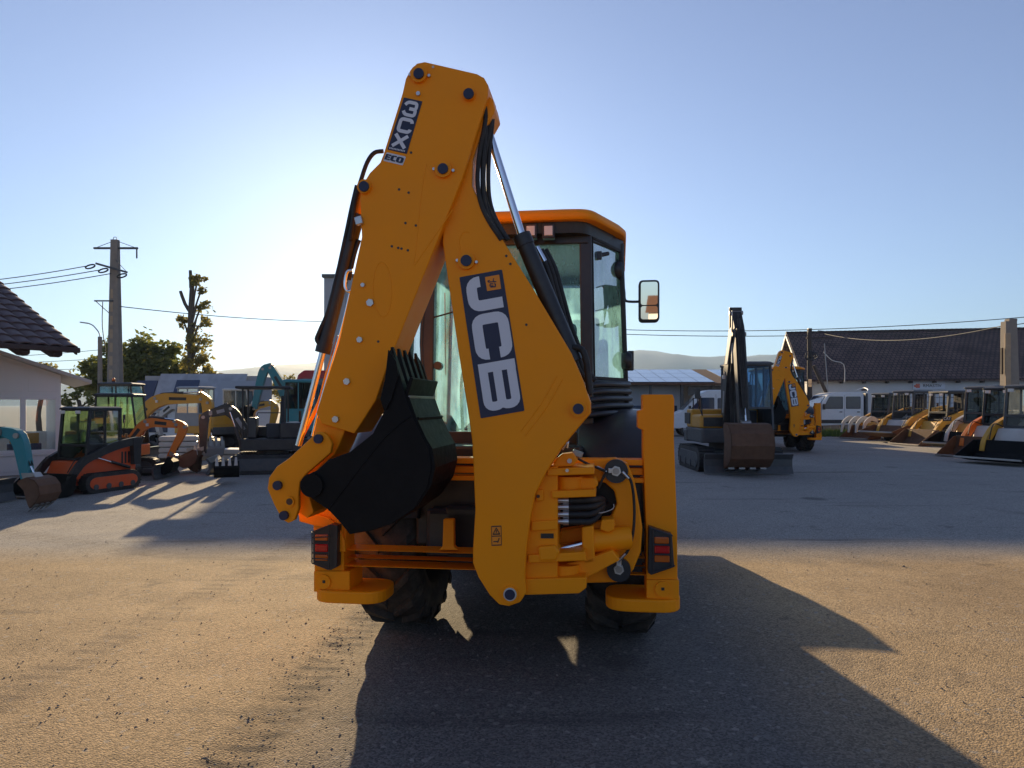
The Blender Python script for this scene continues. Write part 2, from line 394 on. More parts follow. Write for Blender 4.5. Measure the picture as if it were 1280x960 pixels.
# loose stones on the ground
def pebbles():
    rnd = random.Random(3); mb = MB()
    for i in range(5200):
        y = 2.6+9*rnd.random()**1.7; x = (rnd.random()*2-1)*(.78*y+.5)
        r = .003+.007*rnd.random()**3
        if rnd.random() < .010: r *= 1.9
        z = 0; a = rnd.random()*6.3
        vs = []
        for k, (dx, dy, dz) in enumerate(((1, 0, 0), (0, 1, 0), (-1, 0, 0), (0, -1, 0), (.1, .1, .75))):
            s = r*(.7+.6*rnd.random()); vs.append((x+s*(dx*math.cos(a)-dy*math.sin(a)), y+s*(dx*math.sin(a)+dy*math.cos(a)), z+s*dz-.002))
        mb.add(vs, [(0, 1, 4), (1, 2, 4), (2, 3, 4), (3, 0, 4), (3, 2, 1, 0)])
    for i in range(300):                                            # crumbs of soil thrown up along the wheel track
        y = rnd.uniform(2.9, 5.7); x = -1.585+.08*y+rnd.gauss(0, .11)+(.35 if rnd.random() < .15 else 0); r = .003+.006*rnd.random()**2; a = rnd.random()*6.3; el = rnd.uniform(.6, 2.2)
        vs = []
        for k, (dx, dy, dz) in enumerate(((1, 0, 0), (0, 1, 0), (-1, 0, 0), (0, -1, 0), (.1, .1, .8))):
            q_ = r*(.7+.6*rnd.random()); vs.append((x+q_*(el*dx*math.cos(a)-dy*math.sin(a)), y+q_*(el*dx*math.sin(a)+dy*math.cos(a)), q_*dz*.8-.003))
        mb.add(vs, [(0, 1, 4), (1, 2, 4), (2, 3, 4), (3, 0, 4), (3, 2, 1, 0)])
    mat('stone', (.21, .175, .14), .9, var=.35, scale=30)
    o = mb.build('loose_stones', 'stone'); tag(o, 'small loose stones scattered over the packed gravel yard', 'gravel', kind='stuff')
pebbles()
# ------------------------------------------------------------------ hills
def hills(name, pts, Y, depth):
    """skyline given in photo pixels at distance Y, sloping down towards the viewer"""
    mat('hill_wood', (.030, .050, .055), .9, var=.4, scale=.004, bump=0)
    pts = [W(x, y, Y) for x, y in pts]
    xs = [pts[0][0]+(pts[-1][0]-pts[0][0])*i/90 for i in range(91)]
    def h(x):
        for a, b in zip(pts, pts[1:]):
            if a[0] <= x <= b[0]: t = (x-a[0])/(b[0]-a[0]); t = t*t*(3-2*t); return a[2]*(1-t)+b[2]*t
        return pts[-1][2]
    vs = []; fs = []; K_ = 14
    for j in range(K_+1):
        f = j/K_
        for x in xs:
            prof = math.sin(min(1, f*1.25)*math.pi/2)**1.3 if f < .8 else 1-.6*(f-.8)/.2
            z = h(x)*prof*(1+.10*mn.noise(Vector((x/150, f*5, 1)))*(1-f))+(h(x)*.05*mn.noise(Vector((x/45, f*9, 2))) if f > .1 else 0)
            vs.append((x*(.6+.4*f/.8), Y-depth*(1-f/.8), z-3))
    n = len(xs)
    for j in range(K_):
        for i in range(n-1): fs.append((j*n+i, j*n+i+1, (j+1)*n+i+1, (j+1)*n+i))
    o = MB().add(vs, fs, True).build(name, 'hill_wood'); o['kind'] = 'structure'
hills('hills', [(-300, 470), (-100, 462), (120, 470), (250, 466), (330, 459), (380, 456), (430, 452), (520, 450), (640, 455), (740, 448), (800, 439), (830, 444), (880, 447), (930, 448), (970, 444), (1030, 447), (1120, 440), (1250, 432), (1400, 425), (1600, 440)], 2500, 1250)

# ------------------------------------------------------------------ morning air between here and the hills
hz = bpy.data.materials.new('morning_air'); hz.use_nodes = True; hz.node_tree.nodes.clear()
_o = hz.node_tree.nodes.new('ShaderNodeOutputMaterial'); _v = hz.node_tree.nodes.new('ShaderNodeVolumePrincipled')
_v.inputs['Color'].default_value = (.36, .60, 1, 1); _v.inputs['Density'].default_value = .00017; _v.inputs['Anisotropy'].default_value = .35
hz.node_tree.links.new(_v.outputs[0], _o.inputs['Volume']); MATS['morning_air'] = hz
hb = MB().bb(-9500, 9500, -320, 14500, -6, 245).build('haze', 'morning_air'); hb['kind'] = 'stuff'; tag(hb, 'pale blue morning haze in front of the far hills', 'haze')
# ------------------------------------------------------------------ the backhoe loader
YAW = R(7.5); MO = Vector((-.133, 4.345)); cs, sn = math.cos(YAW), math.sin(YAW)
UC = -MO.x*cs+MO.y*sn; VC = -MO.x*sn-MO.y*cs
def L(px, py, v):
    """photo pixel -> (u, z) on the machine's own plane v (v forward, 0 = back of the rear frame)"""
    dx, dz = (px-640)/FPX, (HOR-py)/FPX
    t = (v-VC)/(dx*sn+cs)
    return (UC+t*(dx*cs-sn), CAMH+t*dz)
def PL(pts, v): return [L(p[0], p[1], v) for p in pts]
def L3(px, py, v): a = L(px, py, v); return (a[0], v, a[1])

jcb = empty('backhoe_loader', (MO.x, MO.y, 0), -YAW)
tag(jcb, 'large orange backhoe loader with folded arm lettered 3CX and JCB, in front of everything', 'backhoe loader', 'orange backhoe loaders in the yard')
def plate(name, pts, v0, v1, m='orange', parent=jcb, bevel=.006, rad=0., px=True):
    P = PL(pts, v0) if px else pts
    if rad: P = rounded(P, rad)
    return MB().prism(P, v0, v1).build(name, m, parent, bevel)
def disc(name, px, py, r, v0, v1, m, parent, n=24, bevel=.003):
    u, z = L(px, py, v0)
    return MB().cyl((u, v0, z), (u, v1, z), r, n=n).build(name, m, parent, bevel)

# --- boom (near plate with the lettering) and dipper
BV0, BV1, DV0, DV1 = -.50, -.30, -.545, -.255
boom_px = [(553, 302), (562, 200), (575, 130), (590, 116), (606, 115), (616, 124), (619, 138), (611, 152), (601, 170), (591, 200), (590, 232), (600, 253), (612, 274), (664, 357), (714, 441), (729, 476), (738, 503), (738, 517), (729, 527), (701, 561), (682, 592), (669, 618), (663, 647), (658, 686), (656, 720), (658, 741), (650, 753), (636, 758), (624, 756), (612, 744), (598, 722), (591, 704), (591, 688), (594, 637), (590, 551), (586, 522), (573, 440)]
boom = plate('boom', boom_px, BV0, BV1, bevel=.007)
dip_px = [(503, 116), (507, 98), (513, 87), (521, 79), (531, 77), (596, 92), (605, 97), (610, 106), (610, 118), (577, 225), (485, 455), (470, 500), (443, 542), (402, 530), (395, 516), (423, 430), (452, 296), (450, 248), (452, 232), (462, 216), (475, 203), (479, 193)]
dip = plate('dipper', dip_px, DV0, DV1, bevel=.006)
# welded edge strips and pressed stiffeners
def line_px(name, pts, v, r, parent, m='orange', sub=3): return MB().tube([L3(x, y, v) for x, y in pts], r, 6, sub).build(name, m, parent)
line_px('pressed_ring', [(478+11*math.cos(t)+6*math.sin(t)*-.6, 362-33*math.sin(t)+math.cos(t)*-8) for t in [k*math.pi/8 for k in range(17)]], DV0+.001, .0035, dip)
line_px('weld_bead', [(566, 262), (540, 300), (518, 332)], DV0+.001, .0035, dip)
line_px('weld_bead', [(533, 205), (527, 240), (520, 310), (517, 330)], DV0+.001, .003, dip)
line_px('weld_bead', [(753, 288), (690, 470)][:0] or [(756-60, 470), (676, 505), (650, 540)], BV0+.001, .004, boom)
line_px('weld_bead', [(703, 474), (683, 509), (656, 545)], BV0+.001, .004, boom)
line_px('weld_bead', [(576, 316), (574, 300), (580, 290), (587, 291)], BV0+.001, .0035, boom)
# pins
def pin(px, py, v0, parent, rb=.046, rc=.028, ears=True):
    b = disc('pin_boss', px, py, rb, v0+.01, v0-.022, 'orange', parent)
    disc('pin_cap', px, py, rc, v0, v0-.034, 'navy', parent)
    if ears:
        u, z = L(px, py, v0)
        for sg in (-1, 1): MB().cyl((u+sg*rb*1.15, v0+.01, z-.006*sg), (u+sg*rb*1.15, v0-.016, z-.006*sg), .008, n=8).build('pin_bolt', 'zinc', parent)
for p in ((525, 95), (555, 213)): pin(*p, DV0, dip)
pin(587, 120, DV0, dip, .034, .028, False); pin(457, 235, DV0, dip, .038, .028, False)
pin(584, 327, BV0, boom, .046, .03)
pin(723, 511, BV0, boom, .044, .028, False)
disc('pin_ring', 638, 742, .046, BV0+.01, BV0-.012, 'orange', boom); disc('pin_ring', 638, 742, .035, BV0, BV0-.02, 'off_white', boom); disc('pin_cap', 638, 742, .028, BV0, BV0-.026, 'navy', boom)
for x, y, r in ((524, 119, .012), (464, 379, .021), (451, 425, .017), (435, 477, .019), (421, 524, .019), (455, 357, .012)): disc('bolt_head', x, y, r, DV0+.01, DV0-.016, 'zinc', dip, 6)
for x, y in ((526, 85), (542, 85)): disc('bolt_head', x, y, .007, DV0+.01, DV0-.004, 'off_white', dip, 8, 0)
for x, y in ((499, 237), (511, 241), (507, 279), (520, 282), (490, 308), (498, 310), (502, 311), (510, 313), (473, 427), (514, 191)): disc('bolt_hole', x, y, .007, DV0+.002, DV0-.002, 'black_paint', dip, 8, 0)
for x, y in ((633, 320), (638, 330), (658, 406)): disc('bolt_hole', x, y, .007, BV0+.002, BV0-.002, 'black_paint', boom, 8, 0)
MB().box(L3(449, 276, DV0-.01), (.04, .03, .045), Matrix.Rotation(R(-15), 3, 'Y')).build('hose_clamp', 'zinc', dip, .004)

# lettering: panels laid flat on the plates, letters cut as thick strokes
def qmap(cor, v):
    C = [Vector(L(x, y, v)) for x, y in cor]      # top-left, top-right, bottom-right, bottom-left
    return lambda a, b: tuple((C[0]*(1-b)+C[1]*b)*(1-a)+(C[3]*(1-b)+C[2]*b)*a)      # a down, b across
def panel(name, cor, v, th, m, parent, rad=.006):
    P = rounded(PL(cor, v), rad); return MB().prism(P, v-th, v+.001).build(name, m, parent)
def glyph(name, strokes, q, sa, sb, v, m, parent):
    mb = MB()
    for s in strokes:
        path, th, rad = s[:3]
        vs, fs = stroke(path, th, rad, len(s) > 3)
        pts = [q(a/sa, b/sb) for a, b in vs]
        n = len(pts)
        vv = v-.0004*strokes.index(s); mb.add([(p[0], vv, p[1]) for p in pts], fs)
    return mb.build(name, m, parent)
jc = [(574.4, 346.7), (627.5, 337), (655.6, 513.5), (601, 523)]
jp = panel('decal_panel', jc, BV0, .003, 'navy', boom)
q = qmap(jc, BV0)
LET = {'J': [([(10, 25), (10, 13), (40, 13), (40, 50)], 13.5, 10)],
       'C': [([(101, 23), (101, 13), (57, 13), (57, 46.5), (101, 46.5), (101, 36.5)], 13.5, 9.5)],
       'B': [([(117.5, 6.5), (117.5, 53)], 12, 1), ([(120, 12), (166, 12), (166, 29.6), (120, 29.6)], 11, 8), ([(120, 47.2), (166, 47.2), (166, 29.6), (120, 29.6)], 11, 8)]}
for k, st in LET.items(): glyph('letter', st, q, 178, 55, BV0-.0050, 'decal_white', boom)
lg = [(606.3, 346.5), (624, 343.3), (626.5, 361), (609, 364)]
panel('logo_patch', lg, BV0-.002, .003, 'decal_orange', boom, .002)
q = qmap(lg, BV0)
glyph('logo_mark', [([(30, 30), (30, 18), (40, 18), (44, 60), (46, 74)], 7, 3), ([(58, 52), (54, 30), (70, 26), (72, 50)], 7, 3), ([(78, 28), (80, 62), (62, 66), (58, 58)], 7, 3), ([(20, 60), (36, 54), (50, 62)], 6, 3)], q, 100, 100, BV0-.0068, 'navy', boom)
xc = [(505, 122), (528, 127), (508.5, 192.5), (484.5, 187)]
panel('decal_panel', xc, DV0, .003, 'navy', dip, .004); q = qmap(xc, DV0)
glyph('letter', [([(9, 5), (4.6, 8), (4.6, 20.5), (13, 21), (13, 12)], 4.4, 3.2), ([(13, 12), (13, 21), (21.4, 21), (21.4, 8), (17, 5)], 4.4, 3.2)], q, 71, 26, DV0-.0050, 'decal_white', dip)
glyph('letter', [([(31.5, 21.5), (27.6, 21), (27.6, 5.6), (43.6, 5.6), (43.6, 21), (39.5, 21.5)], 4.6, 4)], q, 71, 26, DV0-.0050, 'decal_white', dip)
glyph('letter', [([(48.5, 4.5), (65, 21.5)], 4.6, 1), ([(48.5, 21.5), (65, 4.5)], 4.6, 1)], q, 71, 26, DV0-.0050, 'decal_white', dip)
glyph('small_lettering', [([(68.6, 2+i*2.0), (68.6, 3.2+i*2.0)], 2.2, .1) for i in range(11)], q, 71, 26, DV0-.0050, 'decal_white', dip)
ec = [(483.5, 190.5), (507.6, 196), (503.5, 207), (479, 201)]
panel('decal_panel', ec, DV0, .003, 'decal_white', dip, .006); q = qmap(ec, DV0)
T = 14; glyph('letter', [([(25, 3), (25, 30)], T, 1), ([(75, 3), (75, 30)], T, 1), ([(18, 8), (82, 8)], 10, 1), ([(50, 8), (50, 27)], T, 1)], q, 100, 100, DV0-.0050, 'navy', dip)
glyph('letter', [([(25, 58), (25, 38), (75, 38), (75, 58)], T, 9)], q, 100, 100, DV0-.0050, 'navy', dip)
glyph('letter', [([(25, 67), (25, 89), (75, 89), (75, 67)], T, 9, True)], q, 100, 100, DV0-.0050, 'navy', dip)
wc = [(614, 657), (627, 656.5), (627.5, 682), (614.5, 682.5)]
panel('warning_label', wc, BV0, .002, 'decal_orange', boom, .002); q = qmap(wc, BV0)
glyph('warning_mark', [([(4, 4), (96, 4), (96, 96), (4, 96)], 5, 1, True), ([(52, 4), (52, 96)], 4, 1), ([(42, 18), (12, 50), (42, 82)], 6, 1, True), ([(22, 50), (36, 50)], 8, 1), ([(84, 60), (62, 76)], 8, 1), ([(78, 20), (78, 60)], 5, 1)], q, 100, 100, BV0-.004, 'black_paint', boom)

# --- rams and hoses on the arm
def ram(name, a, b, c, rr, rb, parent=jcb, m='black_paint'):
    """rod a-b, barrel b-c"""
    e = MB().cyl(b, c, rb, n=20).build(name, m, parent, .004)
    MB().cyl(a, b, rr, n=16).build('rod', 'chrome', e)
    d = (Vector(c)-Vector(b)).normalized()
    MB().cyl(Vector(b)-d*.015, Vector(b)+d*.05, rb*1.1, n=20).build('gland', m, e, .004)
    return e
V = -.40
bc = ram('bucket_ram', L3(373, 557, V), L3(404, 438, V), L3(447, 268, V), .019, .040)
MB().cyl(L3(447, 268, V), L3(456, 236, V), .032, n=14).build('ram_eye', 'orange', bc)
dr = ram('dipper_ram', L3(603, 140, V), L3(653, 297, V), L3(718, 452, V), .022, .047)
for k, pts in enumerate([[(479, 189), (468, 191), (459, 203), (451, 226), (444, 250), (441, 275), (438, 300)], [(446, 232), (439, 262), (431, 300), (413, 380), (399, 415), (396, 425), (403, 432)], [(449, 300), (443, 318), (436, 350)], [(418, 440), (408, 470), (402, 500), (399, 530)]]):
    MB().tube([L3(x, y, V-.05+.02*k) for x, y in pts], .0125 if k < 3 else .006, 8, 4).build('hose', 'black_rubber' if k < 3 else 'orange', jcb)
MB().tube([L3(x, y, -.47) for x, y in [(441, 338), (434, 340), (431, 356), (434, 364), (441, 362)]], .009, 8, 4).build('hose_fitting', 'chrome', jcb)
MB().tube([L3(x, y, -.44) for x, y in [(438, 362), (428, 405), (412, 462), (398, 512), (390, 545)]], .007, 8, 3).build('pipe', 'chrome', jcb)
MB().tube([L3(x, y, -.36) for x, y in [(424, 420), (408, 470), (398, 505), (372, 556)]], .012, 8, 3).build('guard_bar', 'orange', jcb)
for k in range(4):
    MB().tube([L3(x+k*3.6+(1.5 if k % 2 else -1)*math.sin(y/28), y, -.50+.02*k) for x, y in [(604, 128), (606, 150), (600, 190), (598, 225), (601, 252), (610, 275), (626, 300)]], .0125, 8, 4).build('hose', 'black_rubber', jcb)
for k in range(3):
    MB().tube([L3(x+k*5, y, -.33+.03*k) for x, y in [(672, 312), (684, 336), (694, 372), (704, 408), (716, 440), (724, 462), (734, 476)]], .014, 8, 4).build('hose', 'black_rubber', jcb)
MB().cyl(L3(671, 309, -.33), L3(681, 327, -.33), .016, n=10).build('hose_fitting', 'chrome', jcb)
MB().tube([L3(x, y, -.43) for x, y in [(716, 434), (727, 437), (733, 452), (736, 478), (737, 492)]], .018, 8, 4).build('hose', 'black_rubber', jcb)

# --- tipping links
link_px = [(391, 545), (396, 540), (404, 540), (410, 545), (415, 555), (413, 566), (383, 592), (375, 602), (373, 618), (373, 636), (368, 650), (360, 654), (352, 649), (342, 630), (334, 611), (336, 597), (346, 583), (362, 572)]
for v0 in (-.60, -.235):
    lk = plate('tipping_link', link_px, v0, v0+.035)
    if v0 < -.5:
        for x, y in ((399, 548.5), (348, 606.5), (356, 644)): disc('pin_cap', x, y, .025, v0, v0-.02, 'navy', lk)
        disc('pin_boss', 362, 627, .03, v0, v0-.012, 'orange', lk); disc('pin_cap', 362, 627, .018, v0-.01, v0-.014, 'rust', lk)
plate('tipping_lever', [(392, 545), (396, 522), (432, 536), (424, 556), (418, 568), (392, 592), (384, 612), (392, 640), (384, 648), (372, 640), (372, 596)], -.52, -.28)
# --- digging bucket, lying on its back under the dipper
bk_px = [(487, 437), (495, 452), (500, 470), (507, 495), (516, 520), (528, 545), (536, 560), (539, 585), (534, 610), (518, 636), (490, 655), (466, 663), (437, 668), (424, 652), (411, 638), (392, 625), (378, 614), (376, 602), (383, 594), (396, 588), (410, 575), (437, 565), (466, 542), (480, 514), (475, 499), (481, 474)]
BK0, BK1 = -.70, -.12
bkt = plate('bucket', bk_px, BK0, BK0+.022, 'bucket_black', bevel=.004)
P0 = PL(bk_px, BK0)
MB().prism(P0, BK1-.022, BK1).build('side_plate', 'bucket_black', bkt, .004)
shell = P0[3:14]
mb = MB()
inn = []
for i, p in enumerate(shell):
    a = Vector(shell[max(i-1, 0)]); b = Vector(shell[min(i+1, len(shell)-1)]); d = (b-a).normalized(); inn.append((p[0]-d.y*-.018*-1, p[1]+d.x*.018*-1))
n = len(shell)
o2 = [(p[0]-.006, p[1]+.004) for p in shell]
mb.prism([*shell, *inn[::-1]], BK0+.010, BK1-.010)
mb.build('shell', 'bucket_black', bkt)
# wear strips across the shell and the side cutter line
for (x, y) in ((508, 500), (519, 527)):
    u, z = L(x, y, BK0); MB().box((u+.004, (BK0+BK1)/2, z), (.012, BK1-BK0-.03, .05), Matrix.Rotation(R(20), 3, 'Y')).build('wear_strip', 'steel_worn' if y < 520 else 'bucket_black', bkt, .003)
line_px('weld_bead', [(513, 521), (480, 548), (420, 625), (411, 638)], BK0, .004, bkt, 'bucket_black', 2)
plate('side_cutter', [(485, 437), (495, 452), (498, 470), (489, 500), (482, 513), (475, 499), (481, 474)], BK0-.014, BK0, 'bucket_black', bkt, .003)
disc('pivot_boss', 389, 607, .062, BK0-.02, BK0+.06, 'bucket_black', bkt)
u0, z0 = L(489, 440, BK0); u1, z1 = L(505, 492, BK0)
for k in range(5):                                                  # digging teeth along the lip
    vv = BK0+.05+k*.115
    mb = MB(); d = Vector((u1-u0, 0, z1-z0)).normalized(); nrm = Vector((d.z, 0, -d.x))
    a = Vector((u0, vv, z0))-d*.03; b = Vector((u1, vv, z1))
    rings = []
    for p, w, t in ((a, .016, .006), (a+d*.09, .026, .03), (b-d*.05, .032, .05), (b, .032, .045)):
        rings.append([p+Vector((0, -w, 0))+nrm*-.005, p+Vector((0, w, 0))+nrm*-.005, p+Vector((0, w, 0))+nrm*t, p+Vector((0, -w, 0))+nrm*t])
    mb.loft(rings, False).build('tooth', 'bucket_black', bkt, .004)
MB().box(((u0+u1)/2+.04, (BK0+BK1)/2, (z0+z1)/2-.12), (.02, BK1-BK0-.02, .2), Matrix.Rotation(R(18), 3, 'Y')).build('cutting_edge', 'bucket_black', bkt, .004)

# --- rear frame
def rails(name, x0, x1, y0, y1, v0, v1, m='orange'):
    a = L(x0, y0, v0); b = L(x1, y1, v0); return MB().bb(a[0], b[0], v0, v1, b[1], a[1]).build(name, m, jcb, .006)
rails('rear_frame', 426, 806, 687.5, 697.5, -.02, .16)
rails('frame_rail', 424, 808, 707.5, 718.5, -.02, .16)
rails('frame_rail', 426, 806, 697, 708, .012, .12)
rails('frame_rail', 430, 804, 571, 582, -.01, .14)
rails('frame_rail', 430, 806, 593, 604, -.01, .14)
rails('frame_web', 430, 804, 581, 594, .02, .1)
plate('frame_post', [(554, 649), (567, 649), (567.5, 683), (573, 688), (548, 688), (553, 683)], .0, .05)
plate('frame_gusset', [(418, 655), (424, 640), (432, 640), (433, 690), (424, 690)], -.015, .06)
# left foot of the frame: curved bracket going to the leg
plate('frame_bracket', [(372, 638), (386, 640), (410, 647), (423, 658), (431, 676), (432, 690), (424, 690), (420, 672), (404, 660), (392, 657), (374, 652)], -.055, -.035)
def leg(name, outl, foot, boss, pad, padv):
    e = plate(name, outl, -.03, .17)
    plate('foot_box', foot, -.05, .19, 'orange', e)
    disc('boss', boss[0], boss[1], .045, -.05, -.062, 'orange', e); disc('boss_hole', boss[0], boss[1], .012, -.06, -.065, 'black_paint', e, 4, 0)
    a = L(pad[0], pad[2], padv); b = L(pad[1], pad[3], padv)
    P = rounded([(a[0], padv), (b[0], padv), (b[0], padv+.36), (a[0], padv+.36)], .14, 6)
    MB().prism(P, b[1], a[1], 'z').build('foot_pad', 'orange', e, .012, 3)
    return e
lr = leg('stabiliser_leg', [(803, 493), (841, 493), (843, 499), (842.5, 548), (846.5, 657), (847, 726), (808, 726), (807.5, 663), (806, 626), (804, 564), (804, 538), (797.5, 535), (797.5, 514), (803.5, 512)],
    [(808, 725), (849, 725), (849, 750), (808, 750)], (828.5, 736), (757, 853, 748, 768), -.09)
llg = leg('stabiliser_leg', [(391, 572), (428, 572), (430, 720), (393, 720), (391, 640)], [(392, 714), (437, 714), (437, 740), (392, 740)], (405, 727), (388, 477, 738, 757), -.09)
def taillight(pts, lens, bars):
    e = plate('tail_light', pts, -.10, -.03, 'black_plastic', bevel=.004)
    for (x0, y0, x1, y1), m in zip(lens, ('amber_lens', 'red_lens', 'amber_lens')):
        a = L(x0, y0, -.104); b = L(x1, y1, -.104); MB().bb(a[0], b[0], -.112, -.095, b[1], a[1]).build('lens', m, e, .006)
    for x0, y0, x1, y1 in bars: MB().tube([L3(x0, y0, -.135), L3(x1, y1, -.135)], .004, 6, 1).build('guard_bar', 'black_plastic', e)
    return e
taillight([(811, 658), (840, 668), (843, 709), (814, 719), (810, 716)], [(818, 671, 836, 680), (818, 682, 837, 692), (818, 694, 837, 703)], [(812, 660, 841, 670), (814, 717, 844, 707), (816, 662, 817, 716), (838, 668, 840, 708), (817, 681, 838, 681), (817, 693, 838, 693)])
taillight([(391, 664), (414, 655), (422, 657), (421, 709), (413, 713), (391, 704)], [(394, 668, 410, 676), (394, 680, 410, 690), (394, 693, 410, 701)], [(390, 665, 390, 704), (411, 657, 411, 712), (390, 665, 411, 657), (390, 704, 411, 712), (390, 672, 411, 671), (390, 679, 411, 679), (390, 691, 411, 691), (390, 698, 411, 699)])

# --- sliding carriage, kingpost, slew ram
car = plate('carriage', [(700, 576), (770, 573), (785, 580), (793, 600), (799, 632), (803, 660), (801, 690), (792, 712), (778, 728), (700, 730), (700, 664), (745, 657), (763, 648), (771, 630), (768, 614), (757, 604), (742, 600), (700, 600)], -.14, -.025, bevel=.01)
plate('carriage_back', [(690, 595), (800, 595), (803, 715), (690, 715)], .045, .06, 'black_paint', car, 0)
kp = plate('kingpost', [(672, 585), (697, 583), (697, 742), (660, 742), (655, 700), (660, 640)], -.43, -.2)
plate('clevis_plate', [(684, 586), (742, 584), (743, 593), (684, 595)], -.45, -.14, 'orange', kp)
plate('clevis_plate', [(689, 614), (744, 612), (745, 621), (690, 623)], -.45, -.14, 'orange', kp)
plate('clevis_plate', [(660, 694), (731, 690), (733, 701), (660, 704)], -.46, -.14, 'orange', kp)
plate('clevis_plate', [(656, 724), (733, 722), (733, 735), (724, 742), (656, 744)], -.46, -.14, 'orange', kp)
def vcyl(name, px, y0, y1, v, r, parent, m='orange'):
    a = L(px, y0, v); b = L(px, y1, v); return MB().cyl((a[0], v, a[1]), (a[0], v, b[1]), r, n=24).build(name, m, parent, .005)
vcyl('pivot_barrel', 712, 595, 614, -.32, .075, kp); vcyl('pivot_barrel', 706, 704, 724, -.32, .085, kp)
plate('lug', [(712, 596), (744, 598), (748, 606), (742, 612), (712, 612)], -.36, -.14, 'orange', kp)
plate('lug', [(706, 705), (732, 700), (765, 688), (775, 700), (735, 722), (706, 723)], -.34, -.13, 'orange', kp)
plate('kingpost_rib', [(664, 652), (697, 650), (697, 662), (664, 664)], -.45, -.40, 'orange', kp)
plate('kingpost_slot', [(676, 667), (692, 667), (692, 673), (676, 673)], -.435, -.42, 'black_paint', kp, 0)
plate('kingpost_pad', [(670, 612), (679, 612), (679, 626), (670, 627)], -.45, -.42, 'orange', kp); disc('bolt_head', 673, 620, .01, -.44, -.455, 'rust', kp, 6)
sr = MB().cyl(L3(732, 677, -.27), L3(786, 672, -.2), .066, n=24).build('slew_ram', 'orange', jcb, .012)
MB().cyl(L3(694, 688, -.30), L3(735, 678, -.28), .021, n=16).build('rod', 'chrome', sr)
plate('ram_block', [(727, 659), (742, 657), (744, 704), (728, 706)], -.34, -.18, 'orange', sr, .01)
plate('ram_eye', [(672, 684), (694, 682), (700, 690), (695, 701), (674, 702)], -.47, -.30, 'orange', sr, .012)
plate('ram_cap', [(752, 650), (768, 649), (768, 662), (760, 666), (750, 662)], -.3, -.16, 'orange', sr, .006)
plate('ram_port', [(728, 658), (764, 648), (770, 656), (766, 662), (728, 672)], -.22, -.16, 'orange', sr, .006)
for k, y in enumerate((625.5, 634, 643, 652)):
    h = MB().tube([L3(710, y, -.38), L3(722, y, -.37), L3(740, y-1, -.32), L3(752, 630+(y-638)*.5, -.18), L3(756, 628, .03)], .0175, 10, 4).build('hose', 'black_rubber', jcb)
    MB().cyl(L3(697, y, -.38), L3(704, y, -.38), .016, n=6).cyl(L3(704, y, -.38), L3(711, y, -.38), .0195, n=12).build('coupling', 'zinc', h)
MB().tube([L3(735, 641, -.33), L3(752, 641, -.25), L3(766, 636, -.16), L3(767, 630, -.15)], .003, 6, 3).build('cable_tie', 'off_white', jcb)
for x, y in ((770, 588.5), (773.5, 711)):
    w = disc('clamp_washer', x, y, .068, -.14, -.175, 'black_plastic', jcb, 28, .006)
    disc('hex_nut', x, y, .030, -.175, -.20, 'zinc', w, 6); disc('stud', x, y, .019, -.19, -.215, 'steel_worn', w, 12)
    MB().box(L3(x-4 if y < 600 else x, y if y < 600 else y-7, -.185), (.055 if y < 600 else .03, .012, .03 if y < 600 else .055)).build('nut_lock', 'zinc', w, .004)
MB().tube([L3(x, y, -.2) for x, y in [(779, 591), (787, 598), (791, 612), (793, 640), (791, 668), (785, 688), (776, 698), (772, 702)]], .008, 8, 4).build('hose', 'black_rubber', jcb)
for a, b in (((778, 590), (786, 598)), ((772, 702), (782, 692)), ((746, 584), (758, 590)), ((754, 597), (757, 590))): MB().cyl(L3(*a, -.2), L3(*b, -.2), .0095, n=8).build('hose_fitting', 'zinc', jcb)
MB().tube([L3(x, y, -.21) for x, y in [(722, 573), (735, 580), (757, 589)]], .007, 8, 3).build('hose', 'black_rubber', jcb)
MB().tube([L3(x, y, -.21) for x, y in [(758, 590), (753, 599), (748, 610)]], .007, 8, 3).build('hose', 'black_rubber', jcb)
tb = plate('transport_lock', [(696, 573), (702, 568), (716, 566), (722, 575), (716, 583), (690, 584)], -.40, -.28, 'orange')
disc('bolt_head', 712, 576, .014, -.40, -.415, 'off_white', tb, 6); disc('bolt_head', 709, 588, .010, -.46, -.47, 'zinc', tb, 6)
MB().box(L3(722, 567, -.3), (.06, .08, .03), Matrix.Rotation(R(20), 3, 'Y')).build('bracket', 'steel_worn', tb, .004)
MB().tube([L3(x, y, -.42) for x, y in [(703, 562), (707, 556), (710, 552), (709, 560)]], .006, 6, 3).build('hose_fitting', 'chrome', jcb)

